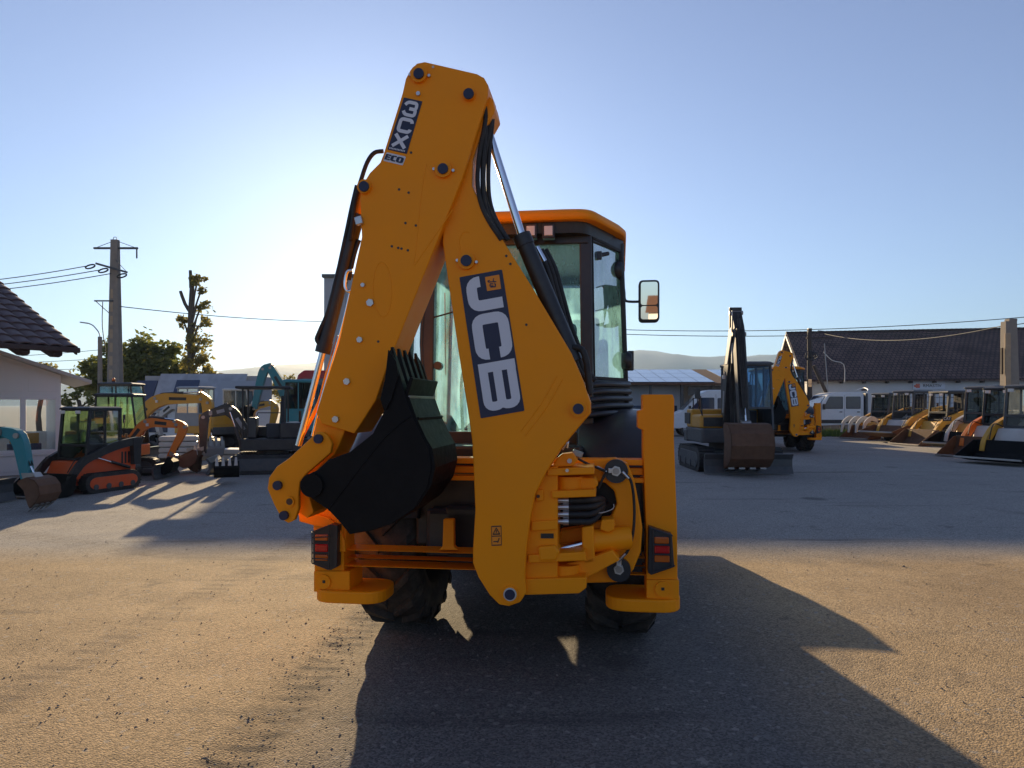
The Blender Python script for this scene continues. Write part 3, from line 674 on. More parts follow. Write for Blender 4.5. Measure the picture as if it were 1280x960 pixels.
# --- wheels
def wheel(u, v, r, w, side, lugs, name='wheel'):
    e = MB().lathe([(-w*.5*.92, r*.60), (-w*.5, r*.72), (-w*.47, r*.90), (-w*.38, r*.935), (0, r*.945), (w*.38, r*.935), (w*.47, r*.90), (w*.5, r*.72), (w*.5*.92, r*.60)], (u, v, r), 'x', 48).build(name, 'tyre_rubber', jcb)
    mb = MB()
    for k in range(lugs):
        for sd in (-1, 1):
            t = 2*math.pi*(k+(.5 if sd > 0 else 0))/lugs
            rings = []
            for j in range(5):
                f = j/4; a = sd*w*(.03+.48*f); tt = t+.34*f; rr = r*(1.0-.10*max(0, f-.75)*4*.9); hb = r*(.92-.08*f*f)
                hw = (.022+.012*f)*1.1
                ring = []
                for (dw, rad) in ((-hw*1.3, hb), (hw*1.3, hb), (hw, rr), (-hw, rr)):
                    an = tt+dw/r; ring.append((u+a, v+rad*math.sin(an), r+rad*math.cos(an)))
                rings.append(ring)
            mb.loft(rings, False)
    mb.build('tread', 'tyre_rubber', e)
    s = side
    MB().lathe([(s*w*.1, .05), (s*w*.1, r*.42), (s*w*.30, r*.5), (s*w*.45, r*.60), (s*w*.47, r*.62), (s*w*.40, r*.56), (s*w*.22, r*.40), (s*w*.16, .06)], (u, v, r), 'x', 32).cyl((u+s*w*.05, v, r), (u+s*w*.25, v, r), .13, n=20).build('rim', 'off_white', e)
    return e
AX = 1.05
wheel(-.80, AX, .735, .47, -1, 19); wheel(.80, AX, .735, .47, 1, 19)
wheel(-.80, AX+2.17, .50, .34, -1, 19); wheel(.80, AX+2.17, .50, .34, 1, 19)
MB().cyl((-.8, AX, .735), (.8, AX, .735), .11, n=16).box((0, AX, .735), (.42, .4, .38)).build('rear_axle', 'black_paint', jcb, .02)
MB().cyl((-.8, AX+2.17, .5), (.8, AX+2.17, .5), .09, n=16).box((0, AX+2.17, .5), (.3, .3, .28)).build('front_axle', 'black_paint', jcb, .02)
MB().bb(-.32, .32, .17, 3.6, .62, 1.0).bb(-.55, .55, .3, .75, .72, 1.38).build('chassis', 'black_paint', jcb, .02)
MB().bb(-.45, .5, .17, .3, .66, .98).build('valve_block', 'black_plastic', jcb, .03)
MB().bb(-.95, -.58, 1.95, 2.75, .5, 1.0).build('fuel_tank', 'black_plastic', jcb, .04)
MB().bb(.58, .95, 1.95, 2.75, .5, 1.0).build('hydraulic_tank', 'black_plastic', jcb, .04)

# --- fenders over the rear wheels
for s in (-1, 1):
    rings = []
    for k in range(15):
        t = R(-78+k*11.5)                        # from low at the back over the top to the front
        rr = .86
        prof = [(.50, -.03), (.52, .0), (.80, .035), (1.0, .02), (1.065, -.02), (1.08, -.09), (1.06, -.09), (1.045, -.03), (.8, .012), (.54, -.03)]
        rings.append([(s*a, AX+(rr+b)*math.sin(t), .735+(rr+b)*math.cos(t)) for a, b in prof])
    MB().loft(rings).build('fender', 'black_plastic', jcb)
# --- cab
RV, QV, FV = .72, 1.20, 2.55              # rear wall, end of the angled corner, front
HR, HQ = .575, .862
ZS, ZT = 1.43, 2.83
def bar(mb, a, b, w, d=None):
    a = Vector(a); b = Vector(b); dd = (b-a).normalized(); x = dd.cross(Vector((0, 0, 1)) if abs(dd.z) < .9 else Vector((0, 1, 0))).normalized(); y = dd.cross(x)
    d = w if d is None else d
    return mb.loft([[p+x*w/2*i+y*d/2*j for i, j in ((-1, -1), (1, -1), (1, 1), (-1, 1))] for p in (a, b)], False)
cab = MB()
cab.prism([(-HR, RV), (HR, RV), (HQ, QV), (HQ, FV), (-HQ, FV), (-HQ, QV)], 1.20, 1.40, 'z')       # floor pan
for s in (-1, 1):
    bar(cab, (s*HR, RV, 1.36), (s*HR*.97, RV+.02, ZT+.06), .085, .07)
    bar(cab, (s*HQ, QV, 1.36), (s*HQ*.94, QV-.01, ZT+.04), .045, .06)
    bar(cab, (s*HQ, FV, 1.36), (s*HQ*.92, FV-.15, ZT), .07, .07)
    bar(cab, (s*HQ, QV, 1.78), (s*HR, RV, 1.78), .05, .10); bar(cab, (s*HQ*.985, 1.95, 1.36), (s*HQ*.93, 1.95, ZT), .06, .06)
    bar(cab, (s*HQ*.94, QV, ZT), (s*HQ*.92, FV-.15, ZT), .06, .09); bar(cab, (s*HR*.97, RV, ZT+.02), (s*HQ*.94, QV, ZT+.02), .05, .10)
bar(cab, (-HR, RV+.01, ZT+.03), (HR, RV+.01, ZT+.03), .07, .17); bar(cab, (-HR, RV, 1.40), (HR, RV, 1.40), .06, .12)
bar(cab, (-HQ*.92, FV-.15, ZT), (HQ*.92, FV-.15, ZT), .07, .12)
cabo = cab.build('cab', 'black_plastic', jcb, .008)
for s in (-1, 1):                                                   # quarter bodywork below the corner glass with pressed ribs
    MB().loft([[(s*HR, RV+.005, z), (s*HQ, QV, z), (s*HQ*.97, QV+.05, z), (s*HR*.95, RV+.06, z)] for z in (1.3, 1.78)], False).build('corner_panel', 'black_plastic', cabo, .006)
    for k in range(5):
        z = 1.80-.052*k; off = .018*k
        MB().tube([(s*(HR-.02), RV-.03-off*.6, z-.02), (s*(HR+.12), RV+.10-off*1.2, z-.002), (s*(HQ+.01+off*.3), QV-.02-off, z)], .021, 8, 4).build('rib', 'black_plastic', cabo)
# roof
def ring(sc, z, ov): return [(x*sc, (y-1.65)*sc+1.65, z) for x, y in rounded([(-HR-ov, RV-.17-ov*.4), (HR+ov, RV-.17-ov*.4), (HQ+ov-.05, QV-.12), (HQ+ov-.02, FV+.05), (HQ*.6, FV+.22), (-HQ*.6, FV+.22), (-HQ-ov+.02, FV+.05), (-HQ-ov+.05, QV-.12)], .10, 4)]
MB().loft([ring(1, ZT+.075, .03), ring(1.01, ZT+.083, .03), ring(1.01, ZT+.118, .03), ring(.985, ZT+.150, .02), ring(.88, ZT+.185, 0)]).build('roof', 'orange', cabo)
MB().loft([ring(.955, ZT+.0, 0), ring(.965, ZT+.078, 0)]).build('roof_lining', 'black_plastic', cabo)
MB().lathe([(0, 0.001), (.0, .13), (.03, .12), (.045, .05), (.045, .001)], (.30, 1.05, ZT+.165), 'z', 24).build('roof_vent', 'black_plastic', cabo)
# panes
def pane(pts, m='cab_glass', nm='window_pane'):
    c = sum((Vector(p) for p in pts), Vector())/4
    n = (Vector(pts[1])-Vector(pts[0])).cross(Vector(pts[3])-Vector(pts[0])).normalized()*.003
    mb = MB(); P = [Vector(p) for p in pts]
    mb.add(P, [(0, 1, 2, 3)])
    return mb.build(nm, m, cabo)
pane([(-HR+.03, RV+.0, 1.46), (HR-.03, RV+.0, 1.46), (HR-.03, RV+.02, ZT-.04), (-HR+.03, RV+.02, ZT-.04)])
for s in (-1, 1):
    pane([(s*(HR+.03), RV+.045, 1.83), (s*(HQ-.02), QV-.03, 1.83), (s*(HQ*.94-.01), QV-.03, ZT-.02), (s*(HR+.02), RV+.045, ZT+.0)])
    pane([(s*HQ, QV+.03, 1.42), (s*HQ, 1.92, 1.42), (s*HQ*.94, 1.92, ZT-.04), (s*HQ*.94, QV+.03, ZT-.04)], nm='side_pane')
    pane([(s*HQ, 1.98, 1.42), (s*HQ, FV-.04, 1.42), (s*HQ*.94, FV-.18, ZT-.04), (s*HQ*.94, 1.98, ZT-.04)], nm='side_pane')
    # black frit edge frames round the corner glass
    fr = MB(); pts = [(s*(HR+.045), RV+.035, 1.84), (s*(HQ-.01), QV-.045, 1.84), (s*(HQ*.945-.005), QV-.045, ZT-.02), (s*(HR+.03), RV+.035, ZT-.0)]
    for i in range(4): bar(fr, pts[i], pts[(i+1) % 4], .014, .02)
    fr.build('window_seal', 'black_rubber', cabo)
    for px, py in ((771, 338), (783, 451)):
        if s > 0:
            a = L3(px, py, QV-.03); MB().lathe([(-.04, .001), (-.04, .06), (.0, .075), (.04, .06), (.04, .001)], (a[0], a[1]-.01, a[2]), 'x', 16).box((a[0]+.03, a[1], a[2]), (.05, .04, .15)).build('window_hinge', 'black_plastic', cabo, .008)
pane([(-HQ+.04, FV, 1.42), (HQ-.04, FV, 1.42), (HQ*.92-.05, FV-.15, ZT-.04), (-HQ*.92+.05, FV-.15, ZT-.04)], nm='windscreen')
for px in (664, 686):                                               # work lights under the roof edge
    a = L3(px, 290, RV-.12); e = MB().box(a, (.085, .07, .10)).build('work_light', 'black_plastic', cabo, .006)
    MB().box((a[0], a[1]-.038, a[2]), (.058, .01, .066)).build('light_glass', 'lamp_glass', cabo, .004)
    MB().box((a[0], a[1], a[2]+.07), (.02, .02, .06)).build('light_bracket', 'black_plastic', cabo)
for a, b, w in ((( 736, 322), (760, 317), .03), ((729, 440), (755, 437), .022)):  # latch handles on the corner glass
    MB().cyl(L3(*a, RV+.08), L3(*b, RV+.25), w*.5, n=8).build('latch_handle', 'black_plastic', cabo)
    c = L3((a[0]+b[0])/2, (a[1]+b[1])/2, RV+.14); MB().box(c, (.05, .03, .06)).build('latch_plate', 'black_plastic', cabo, .006)
MB().cyl(L3(733, 411, RV+.06), L3(733, 428, RV+.06), .022, n=10).build('grab_handle', 'black_plastic', cabo)
MB().tube([L3(x, y, RV-.02) for x, y in [(530, 378), (527, 430), (531, 480)]], .015, 8, 3).build('wiper', 'black_plastic', cabo)
MB().tube([L3(x, y, RV-.015) for x, y in [(541, 397), (556, 393), (566, 390)]], .006, 6, 2).build('wiper_arm', 'black_plastic', cabo)
MB().tube([L3(556, 366, RV+.015), L3(557, 468, RV+.015)], .004, 6, 1).build('window_rail', 'off_white', cabo)
disc('window_latch', 547, 457, .03, RV-.03, RV+.02, 'black_plastic', cabo, 16)
# inside: seat, wheel, console
st = MB(); st.bb(-.02, .48, 1.15, 1.65, 1.55, 1.72).box((.23, 1.68, 2.02), (.46, .12, .62)).box((.23, 1.70, 2.42), (.26, .09, .18)).cyl((.23, 1.4, 1.35), (.23, 1.4, 1.6), .12)
st.build('seat', 'interior', cabo, .04)
sw = MB(); sw.tube([(.0+.2*math.cos(t), 2.1+.08*math.sin(t), 2.0+.18*math.sin(t)) for t in [k*math.pi/8 for k in range(17)]], .014, 8, 1).cyl((0, 2.1, 2.0), (0, 2.35, 1.5), .03)
sw.build('steering_wheel', 'interior', cabo)
MB().bb(-.3, .3, 2.3, 2.5, 1.4, 1.85).build('dashboard', 'interior', cabo, .03)
MB().tube([(-.35, .9, 1.4), (-.36, .88, 1.8), (-.33, .9, 1.95)], .012, 8, 3).tube([(-.15, .9, 1.4), (-.16, .88, 1.85), (-.18, .9, 2.0)], .012, 8, 3).build('control_lever', 'interior', cabo)
# mirror on its arm
a = L(798.5, 350, QV-.05); b = L(824.5, 402, QV-.05)
mr = MB().prism(rounded([(a[0], b[1]), (b[0], b[1]), (b[0], a[1]), (a[0], a[1])], .035, 5), QV-.05, QV+.04).build('mirror', 'black_plastic', cabo, .01)
a2 = L(801, 353, QV-.056); b2 = L(822, 381, QV-.056); b3 = L(822, 399, QV-.056); a3 = L(801, 383, QV-.056)
TILT = R(-3)
for (x0, z0), (x1, z1) in (((a2[0], b2[1]), (b2[0], a2[1])), ((a3[0], b3[1]), (b3[0], a3[1]))):
    g_ = MB().prism(rounded([(x0, z0), (x1, z0), (x1, z1), (x0, z1)], .02, 4), QV-.056, QV-.049)
    zc_ = (z0+z1)/2; g_.v = [(p[0], p[1]-.010-(p[2]-zc_)*math.tan(R(3.4)), p[2]) for p in g_.v]; g_.build('mirror_glass', 'mirror_glass', cabo)
MB().tube([L3(775, 352, QV), L3(780, 362, QV), L3(781, 374, QV), L3(786, 377, QV), L3(800, 377, QV)], .010, 8, 3).build('mirror_arm', 'black_plastic', cabo)
a = L3(776, 357, QV); MB().box(a, (.05, .05, .09)).build('mirror_bracket', 'black_plastic', cabo, .008)

# --- front: bonnet, loader arms, shovel
bn = MB().prism([(2.5, 1.0), (4.35, .95), (4.40, 1.05), (4.38, 1.45), (4.3, 1.55), (2.5, 1.68)], -.42, .42, 'x').build('bonnet', 'orange', jcb, .04)
MB().bb(-.36, .36, 4.39, 4.42, 1.0, 1.42).build('grille', 'black_plastic', bn, .01)
MB().cyl((.34, 3.1, 1.6), (.34, 3.1, 2.35), .05, n=14).build('exhaust', 'black_paint', bn)
for s in (-1, 1):
    MB().prism([(2.55, 1.42), (2.75, 1.55), (4.1, 1.36), (4.9, .84), (5.05, .66), (4.9, .56), (4.68, .70), (4.0, 1.10), (2.75, 1.28)], s*.56, s*.68, 'x').build('loader_arm', 'orange', jcb, .01)
    ram('loader_ram', (s*.62, 4.15, 1.08), (s*.62, 3.6, 1.02), (s*.62, 2.8, .9), .025, .05, m='orange')
fb = MB()
prof = [(4.95, .95), (5.02, .45), (5.1, .30), (5.25, .24), (5.95, .42), (5.95, .44), (5.27, .27), (5.13, .33), (5.05, .47), (4.98, .96)]
prof = [(y, z+.19) for y, z in prof]
fb.prism(prof, -1.12, 1.12, 'x')
sh = fb.build('front_shovel', 'orange', jcb, .004)
for s in (-1, 1): MB().prism([(4.95, 1.15), (5.02, .64), (5.1, .49), (5.25, .43), (5.95, .61), (5.5, 1.12)], s*1.12, s*1.15, 'x').build('side_plate', 'orange', sh, .004)
for k in range(8): MB().box((-1.0+k*2.0/7, 5.98, .63), (.07, .2, .03), Matrix.Rotation(R(14), 3, 'X')).build('tooth', 'bucket_black', sh, .006)
# ------------------------------------------------------------------ yard machines
def limb(mb, pts, wid, x0, x1):
    """bent beam in the (y, z) side plane, width per point, between x0 and x1"""
    P = [Vector(p) for p in pts]; A, B = [], []
    for i, p in enumerate(P):
        d = (P[min(i+1, len(P)-1)]-P[max(i-1, 0)]).normalized(); n = Vector((-d.y, d.x))*wid[i]/2
        A.append(tuple(p+n)); B.append(tuple(p-n))
    return mb.prism(A+B[::-1], x0, x1, 'x')
def smooth_pts(pts, k=5):
    if len(pts) < 3: return pts
    out = [pts[0]]
    for i in range(1, len(pts)-1):
        a, p, b = Vector(pts[i-1]), Vector(pts[i]), Vector(pts[i+1])
        s = p+(a-p)*.35; e = p+(b-p)*.35
        out += [tuple(s*(1-t)**2+p*2*t*(1-t)+e*t*t) for t in [j/k for j in range(k+1)]]
    out.append(pts[-1]); return out
def wid_on(pts, wid, sp):
    # widths resampled along the smoothed line
    def cum(q):
        c = [0]
        for a, b in zip(q, q[1:]): c.append(c[-1]+(Vector(b)-Vector(a)).length)
        return [x/c[-1] for x in c]
    cp, cq = cum(pts), cum(sp); out = []
    for t in cq:
        for i in range(len(cp)-1):
            if cp[i] <= t+1e-9 and t <= cp[i+1]+1e-9:
                f = (t-cp[i])/max(1e-9, cp[i+1]-cp[i]); out.append(wid[i]*(1-f)+wid[i+1]*f); break
        else: out.append(wid[-1])
    return out
def beam(name, pts, wid, x0, x1, m, parent, bevel=.008):
    sp = smooth_pts(pts); return limb(MB(), sp, wid_on(pts, wid, sp), x0, x1).build(name, m, parent, bevel)
def scoop(parent, piv, ang, size, w, m, teeth=4, name='bucket', x=0.):
    """digging bucket hung at piv, opening turned by ang in the side plane"""
    prof = [(0, .05), (.12, .10), (.42, .02), (.60, -.22), (.62, -.50), (.48, -.78), (.20, -.92), (-.12, -.94)]
    c, s = math.cos(ang), math.sin(ang)
    T = lambda p: (piv[0]+size*(p[0]*c-p[1]*s), piv[1]+size*(p[0]*s+p[1]*c))
    inner = [(a*.93-.0, b*.95) for a, b in prof]
    P = [T(p) for p in prof]; I = [T(p) for p in inner]
    e = MB().prism(P+I[::-1], x-w/2, x+w/2, 'x').build(name, m, parent, .004)
    side = [T(p) for p in prof+[(-.10, -.80), (.06, -.3)]]
    for sg in (-1, 1): MB().prism(side, x+sg*w/2, x+sg*(w/2-.02), 'x').build('side_plate', m, e, .003)
    a = Vector(T((.10, -.93))); b = Vector(T((-.30, -.97)))
    for k in range(teeth):
        xx = x-w/2+w*(k+.5)/teeth; d = b-a; n = Vector((-d.y, d.x)).normalized()*.02*size*2
        MB().loft([[(xx-w*.07, *(a+n)), (xx+w*.07, *(a+n)), (xx+w*.07, *(a-n)), (xx-w*.07, *(a-n))], [(xx-w*.04, *(b+n*.25)), (xx+w*.04, *(b+n*.25)), (xx+w*.04, *(b-n*.25)), (xx-w*.04, *(b-n*.25))]], False).build('tooth', 'steel_worn', e)
    return e
def pram(parent, a, b, r, x, m='dark_grey'):
    """hydraulic ram between two side-plane points"""
    A = Vector((x, *a)); B = Vector((x, *b)); Mi = A+(B-A)*.55
    e = MB().cyl(A, Mi, r, n=12).build('ram', m, parent); MB().cyl(Mi, B, r*.5, n=10).build('rod', 'chrome', e); return e
def track(parent, x, w, y0, y1, h, m='black_rubber', frame='dark_grey'):
    r = h/2; n = 10; loop = []
    for k in range(n+1): t = math.pi*k/n; loop.append((y1-r+r*math.sin(t), r+r*math.cos(t)))
    for k in range(n+1): t = math.pi*k/n; loop.append((y0+r-r*math.sin(t), r-r*math.cos(t)))
    e = MB().prism(loop, x-w/2, x+w/2, 'x').build('track', m, parent, .02)
    mb = MB(); per = int((y1-y0)/.09)
    for k in range(per):
        y = y0+r+(y1-y0-2*r)*k/(per-1)
        for z in (h+.004, -.0): mb.box((x, y, z), (w, .03, .02))
    for sgn, yc in ((1, y1-r), (-1, y0+r)):
        for k in range(1, 9):
            t = math.pi*k/9; mb.box((x, yc+sgn*(r+.004)*math.sin(t), r+(r+.004)*math.cos(t)), (w, .03, .02), Matrix.Rotation(-sgn*t, 3, 'X'))
    g = mb.build('track_shoe', m, e); g['kind'] = 'stuff'
    for k in range(4):
        yy = y0+r*1.2+(y1-y0-2.4*r)*k/3
        MB().cyl((x-w/2-.03, yy, r*.62), (x+w/2+.03, yy, r*.62), r*.30, n=14).build('roller', 'dark_grey', e)
    inn = [(y*.86+(y0+y1)/2*.14, z*.62+r*.38) for y, z in loop]
    MB().prism(inn, x-w/2-.012, x+w/2+.012, 'x').build('track_frame', frame, e, .01)
    return e
def cabin(parent, x0, x1, y0, y1, z0, z1, m, glass, sill=.32, slope=.12, name='cab', roofm=None, mesh=False, t=.05, door=False):
    """framed cab: posts, rails, lower panels and a pane on every side"""
    mb = MB(); zs = z0+(z1-z0)*sill
    P = lambda x, y, z: (x, (y-slope*(z-z0) if y == y1 else y), z)
    for x in (x0, x1):
        for y in (y0, y1): bar(mb, P(x, y, z0), P(x, y, z1), t, t)
        for z in (z0, zs, z1): bar(mb, P(x, y0, z), P(x, y1, z), t, t)
        ym = (y0+y1)/2-.05; bar(mb, (x, ym, z0), (x, ym, z1), t*.8, t*.8)
    for y in (y0, y1):
        for z in (z0, zs, z1): bar(mb, P(x0, y, z), P(x1, y, z), t, t)
    e = mb.build(name, m, parent, .006)
    for x in (x0, x1):
        MB().prism([(y0+.02, z0), (P(0, y1, z0)[1]-.02, z0), (P(0, y1, zs)[1]-.02, zs), (y0+.02, zs)], x-.012, x+.012, 'x').build('side_panel', roofm or m, e)
        MB().add([(x, y0+.02, zs), (x, P(0, y1, zs)[1]-.02, zs), (x, P(0, y1, z1)[1]-.02, z1-.02), (x, y0+.02, z1-.02)], [(0, 1, 2, 3)]).build('side_pane', glass, e)
    MB().bb(x0+.02, x1-.02, y0-.012, y0+.012, z0, zs).build('rear_panel', roofm or m, e)
    zf = z0+.02 if door else zs
    for y, nm in ((y0, 'rear_pane'), (y1, 'windscreen')):
        zz = zs if y == y0 else zf
        MB().add([P(x0+.02, y, zz), P(x1-.02, y, zz), P(x1-.02, y, z1-.02), P(x0+.02, y, z1-.02)], [(0, 1, 2, 3)]).build(nm, glass, e)
    MB().loft([[(x0-.05, y0-.05, z1), (x1+.05, y0-.05, z1), (x1+.05, P(0, y1, z1)[1]+.09, z1), (x0-.05, P(0, y1, z1)[1]+.09, z1)], [(x0-.05, y0-.05, z1+.05), (x1+.05, y0-.05, z1+.05), (x1+.05, P(0, y1, z1)[1]+.09, z1+.05), (x0-.05, P(0, y1, z1)[1]+.09, z1+.05)], [(x0+.04, y0+.04, z1+.09), (x1-.04, y0+.04, z1+.09), (x1-.04, P(0, y1, z1)[1]-.02, z1+.09), (x0+.04, P(0, y1, z1)[1]-.02, z1+.09)]], False).build('cab_roof', roofm or m, e, .02)
    MB().bb(x0+.15, x1-.15, y0+.15, y0+.55, z0, z0+.42).box(((x0+x1)/2, y0+.2, z0+.75), (x1-x0-.35, .12, .6)).build('seat', 'interior', e, .03)
    if mesh:
        for k in range(6):
            xx = x0+(x1-x0)*(k+.5)/6; MB().cyl((xx, y0+.01, zs), (xx, y0+.01, z1), .008, n=6).build('guard_bar', m, e)
            for x in (x0, x1):
                yy = y0+(y1-y0-.2)*(k+.5)/6; MB().cyl((x, yy, zs), (x, yy, z1), .008, n=6).build('guard_bar', m, e)
        for k in range(3):
            zz = zs+(z1-zs)*(k+.7)/3.5; 
            for x in (x0, x1): MB().cyl((x, y0, zz), (x, y1-.2, zz), .008, n=6).build('guard_bar', m, e)
            MB().cyl((x0, y0+.01, zz), (x1, y0+.01, zz), .008, n=6).build('guard_bar', m, e)
    return e
def excavator(label, loc, head, sc, body, arm, boom, stick, bk, cabm='dark_grey', glass='clear_glass', canopy=False, blade=True, tail=.0, swing=0., buck='bucket_black', bodyw=1.7, cw='dark_grey', beacon=False, group='excavators parked in the yard', name='excavator', boomw=.13, bw=.6, hood=None, stickm=None):
    hood = hood or body; stickm = stickm or arm
    e = empty(name, (loc[0], loc[1], 0), R(head), sc); tag(e, label, 'excavator', group)
    for s in (-1, 1): track(e, s*.78, .38, -1.15, 1.15, .55)
    MB().bb(-.6, .6, -.5, .5, .25, .48).cyl((0, 0, .45), (0, 0, .66), .45, n=24).build('undercarriage', 'dark_grey', e, .02)
    if blade:
        b = MB().prism([(1.62, .02), (1.70, .02), (1.62, .18), (1.62, .34), (1.70, .46), (1.64, .47), (1.56, .34), (1.56, .18)], -.98, .98, 'x').build('blade', 'dark_grey', e, .008)
        for s in (-1, 1): MB().bb(s*.4-.06, s*.4+.06, .5, 1.6, .18, .30).build('blade_arm', 'dark_grey', b, .01)
    h = bodyw/2
    MB().tube([(h-.08, -.3, 1.3), (h-.08, -.3, 1.72), (h-.08, .5, 1.72), (h-.08, .58, 1.3)], .016, 6, 1).build('handrail', 'black_paint', e)
    MB().cyl((h-.35, -.75, 1.42), (h-.35, -.75, 1.78), .04, n=10).build('exhaust', 'rust', e)
    MB().tube([(h-.06, .7, 1.3), (h+.08, .78, 1.62), (h+.08, .78, 1.7)], .012, 6, 1).build('mirror_stalk', 'black_paint', e); MB().box((h+.08, .78, 1.82), (.13, .03, .24)).build('mirror', 'black_plastic', e, .01)
    bd = MB().prism(rounded([(-h, -1.05), (h, -1.05), (h, .85), (-h, .85)], [.35, .35, .1, .1], 6), .66, 1.0, 'z').build('house', body, e, .03)
    MB().prism(rounded([(-h+.02, -1.03), (h-.02, -1.03), (h-.02, -.25), (-h+.02, -.25)], [.34, .34, .05, .05], 6), 1.0, 1.45, 'z').build('engine_hood', hood, bd, .05)
    MB().prism(rounded([(-h-.02, -1.09), (h+.02, -1.09), (h+.02, -.6), (-h-.02, -.6)], [.38, .38, .02, .02], 6), .64, .92, 'z').build('counterweight', cw, bd, .03)
    MB().bb(.12, h-.02, -.25, .62, 1.0, 1.32).build('side_cover', hood, bd, .05)
    MB().bb(h-.028, h+.006, -.9, -.35, 1.08, 1.36).build('grille', 'black_paint', bd, .01)
    MB().bb(.2, h-.1, .615, .64, 1.04, 1.26).build('grille', 'black_paint', bd, .01)
    if canopy:
        cb = MB()
        for x, y in ((-.75, -.4), (.55, -.4), (-.75, .75), (.55, .75)): cb.cyl((x, y, 1.0), (x, y, 2.42), .025, n=8)
        c_ = cb.build('canopy_frame', 'black_paint', e); c_['kind'] = 'stuff'
        MB().bb(-.85, .65, -.55, .95, 2.42, 2.50).build('canopy_roof', 'black_paint', c_, .03)
        MB().bb(-.55, .05, -.35, .15, 1.0, 1.42).box((-.25, -.3, 1.75), (.5, .12, .65)).box((-.25, -.3, 2.15), (.26, .09, .16)).build('seat', 'interior', c_, .04)
        MB().bb(-.6, .1, .4, .65, 1.0, 1.6).build('console', 'black_plastic', c_, .04)
    else:
        cabin(e, -h+.02, .02, -.42, .80, 1.0, 2.50, cabm, glass, roofm=cabm)
        if beacon:
            b = MB().cyl((-.3, -.1, 2.59), (-.3, -.1, 2.64), .06).build('beacon_base', 'black_plastic', e)
            MB().lathe([(0, .001), (0, .055), (.08, .05), (.11, .03), (.115, .001)], (-.3, -.1, 2.64), 'z', 16).build('beacon_lens', 'beacon', b)
    xo = .16 if not canopy else .3
    w = boomw
    bm = beam('boom', boom[0], boom[1], xo-w, xo+w, arm, e)
    ar = beam('stick', stick[0], stick[1], xo-w*.8, xo+w*.8, stickm, e)
    tip = stick[0][-1]
    scoop(e, tip, bk[0], bk[1], bw, buck, 4, x=xo)
    B = boom[0]; mid = B[len(B)//2]
    pram(e, (B[0][0]+.25, B[0][1]-.15), (mid[0]+.02, mid[1]-.1), .05, xo-.09); 
    S = stick[0]; a = Vector(mid)+(Vector(B[-1])-Vector(mid))*.15+Vector((0, .16)); pram(e, tuple(a), tuple(Vector(S[0])+Vector((0, .05))), .045, xo)
    d = (Vector(S[-1])-Vector(S[0])).normalized(); n_ = Vector((-d.y, d.x)); n_ = n_ if n_.x > 0 else -n_
    pram(e, tuple(Vector(S[0])+d*.2+n_*.17), tuple(Vector(S[-1])-d*.12+n_*.17), .035, xo)
    MB().prism([tuple(Vector(S[-1])-d*.2+n_*.02), tuple(Vector(S[-1])-d*.10+n_*.22), tuple(Vector(S[-1])+n_*.24), tuple(Vector(S[-1])-d*.08)], xo-.1, xo+.1, 'x').build('bucket_link', 'steel_worn', e, .005)
    mp_ = Vector(mid); MB().box((xo+w+.04, mp_.x+.08, mp_.y-.1), (.07, .07, .09)).build('boom_light', 'lamp_glass', e, .008)
    for q0, q1 in zip(B, B[1:]):
        c_ = (Vector(q0)+Vector(q1))/2; dd_ = Vector(q1)-Vector(q0)
        for sg in (-1, 1): MB().box((xo+sg*(w+.003), c_.x, c_.y), (.004, dd_.length*.38, .10), Matrix.Rotation(math.atan2(dd_.y, dd_.x), 3, 'X')).build('decal', 'black_paint' if arm != 'black_paint' else 'grey_paint', e)
    for q0 in (*B, *S):
        MB().cyl((xo-w-.015, q0[0], q0[1]), (xo+w+.015, q0[0], q0[1]), .05, n=12).build('pin', 'steel_worn', e)
    for j in range(2): MB().tube([(xo-.03+.06*j, *(Vector(S[0])+d*.1+n_*.24)), (xo-.03+.06*j, *(Vector(S[0])*.5+Vector(S[-1])*.5+n_*.20)), (xo-.03+.06*j, *(Vector(S[-1])-d*.25+n_*.2))], .013, 6, 3).build('hose', 'black_rubber', e)
    for j in range(3):
        MB().tube([(xo-.05+.05*j, p[0], p[1]+.02+w_/2) for p, w_ in zip(smooth_pts(B, 3), wid_on(B, boom[1], smooth_pts(B, 3)))][2:], .014, 6, 1).build('hose', 'black_rubber', e)
    return e
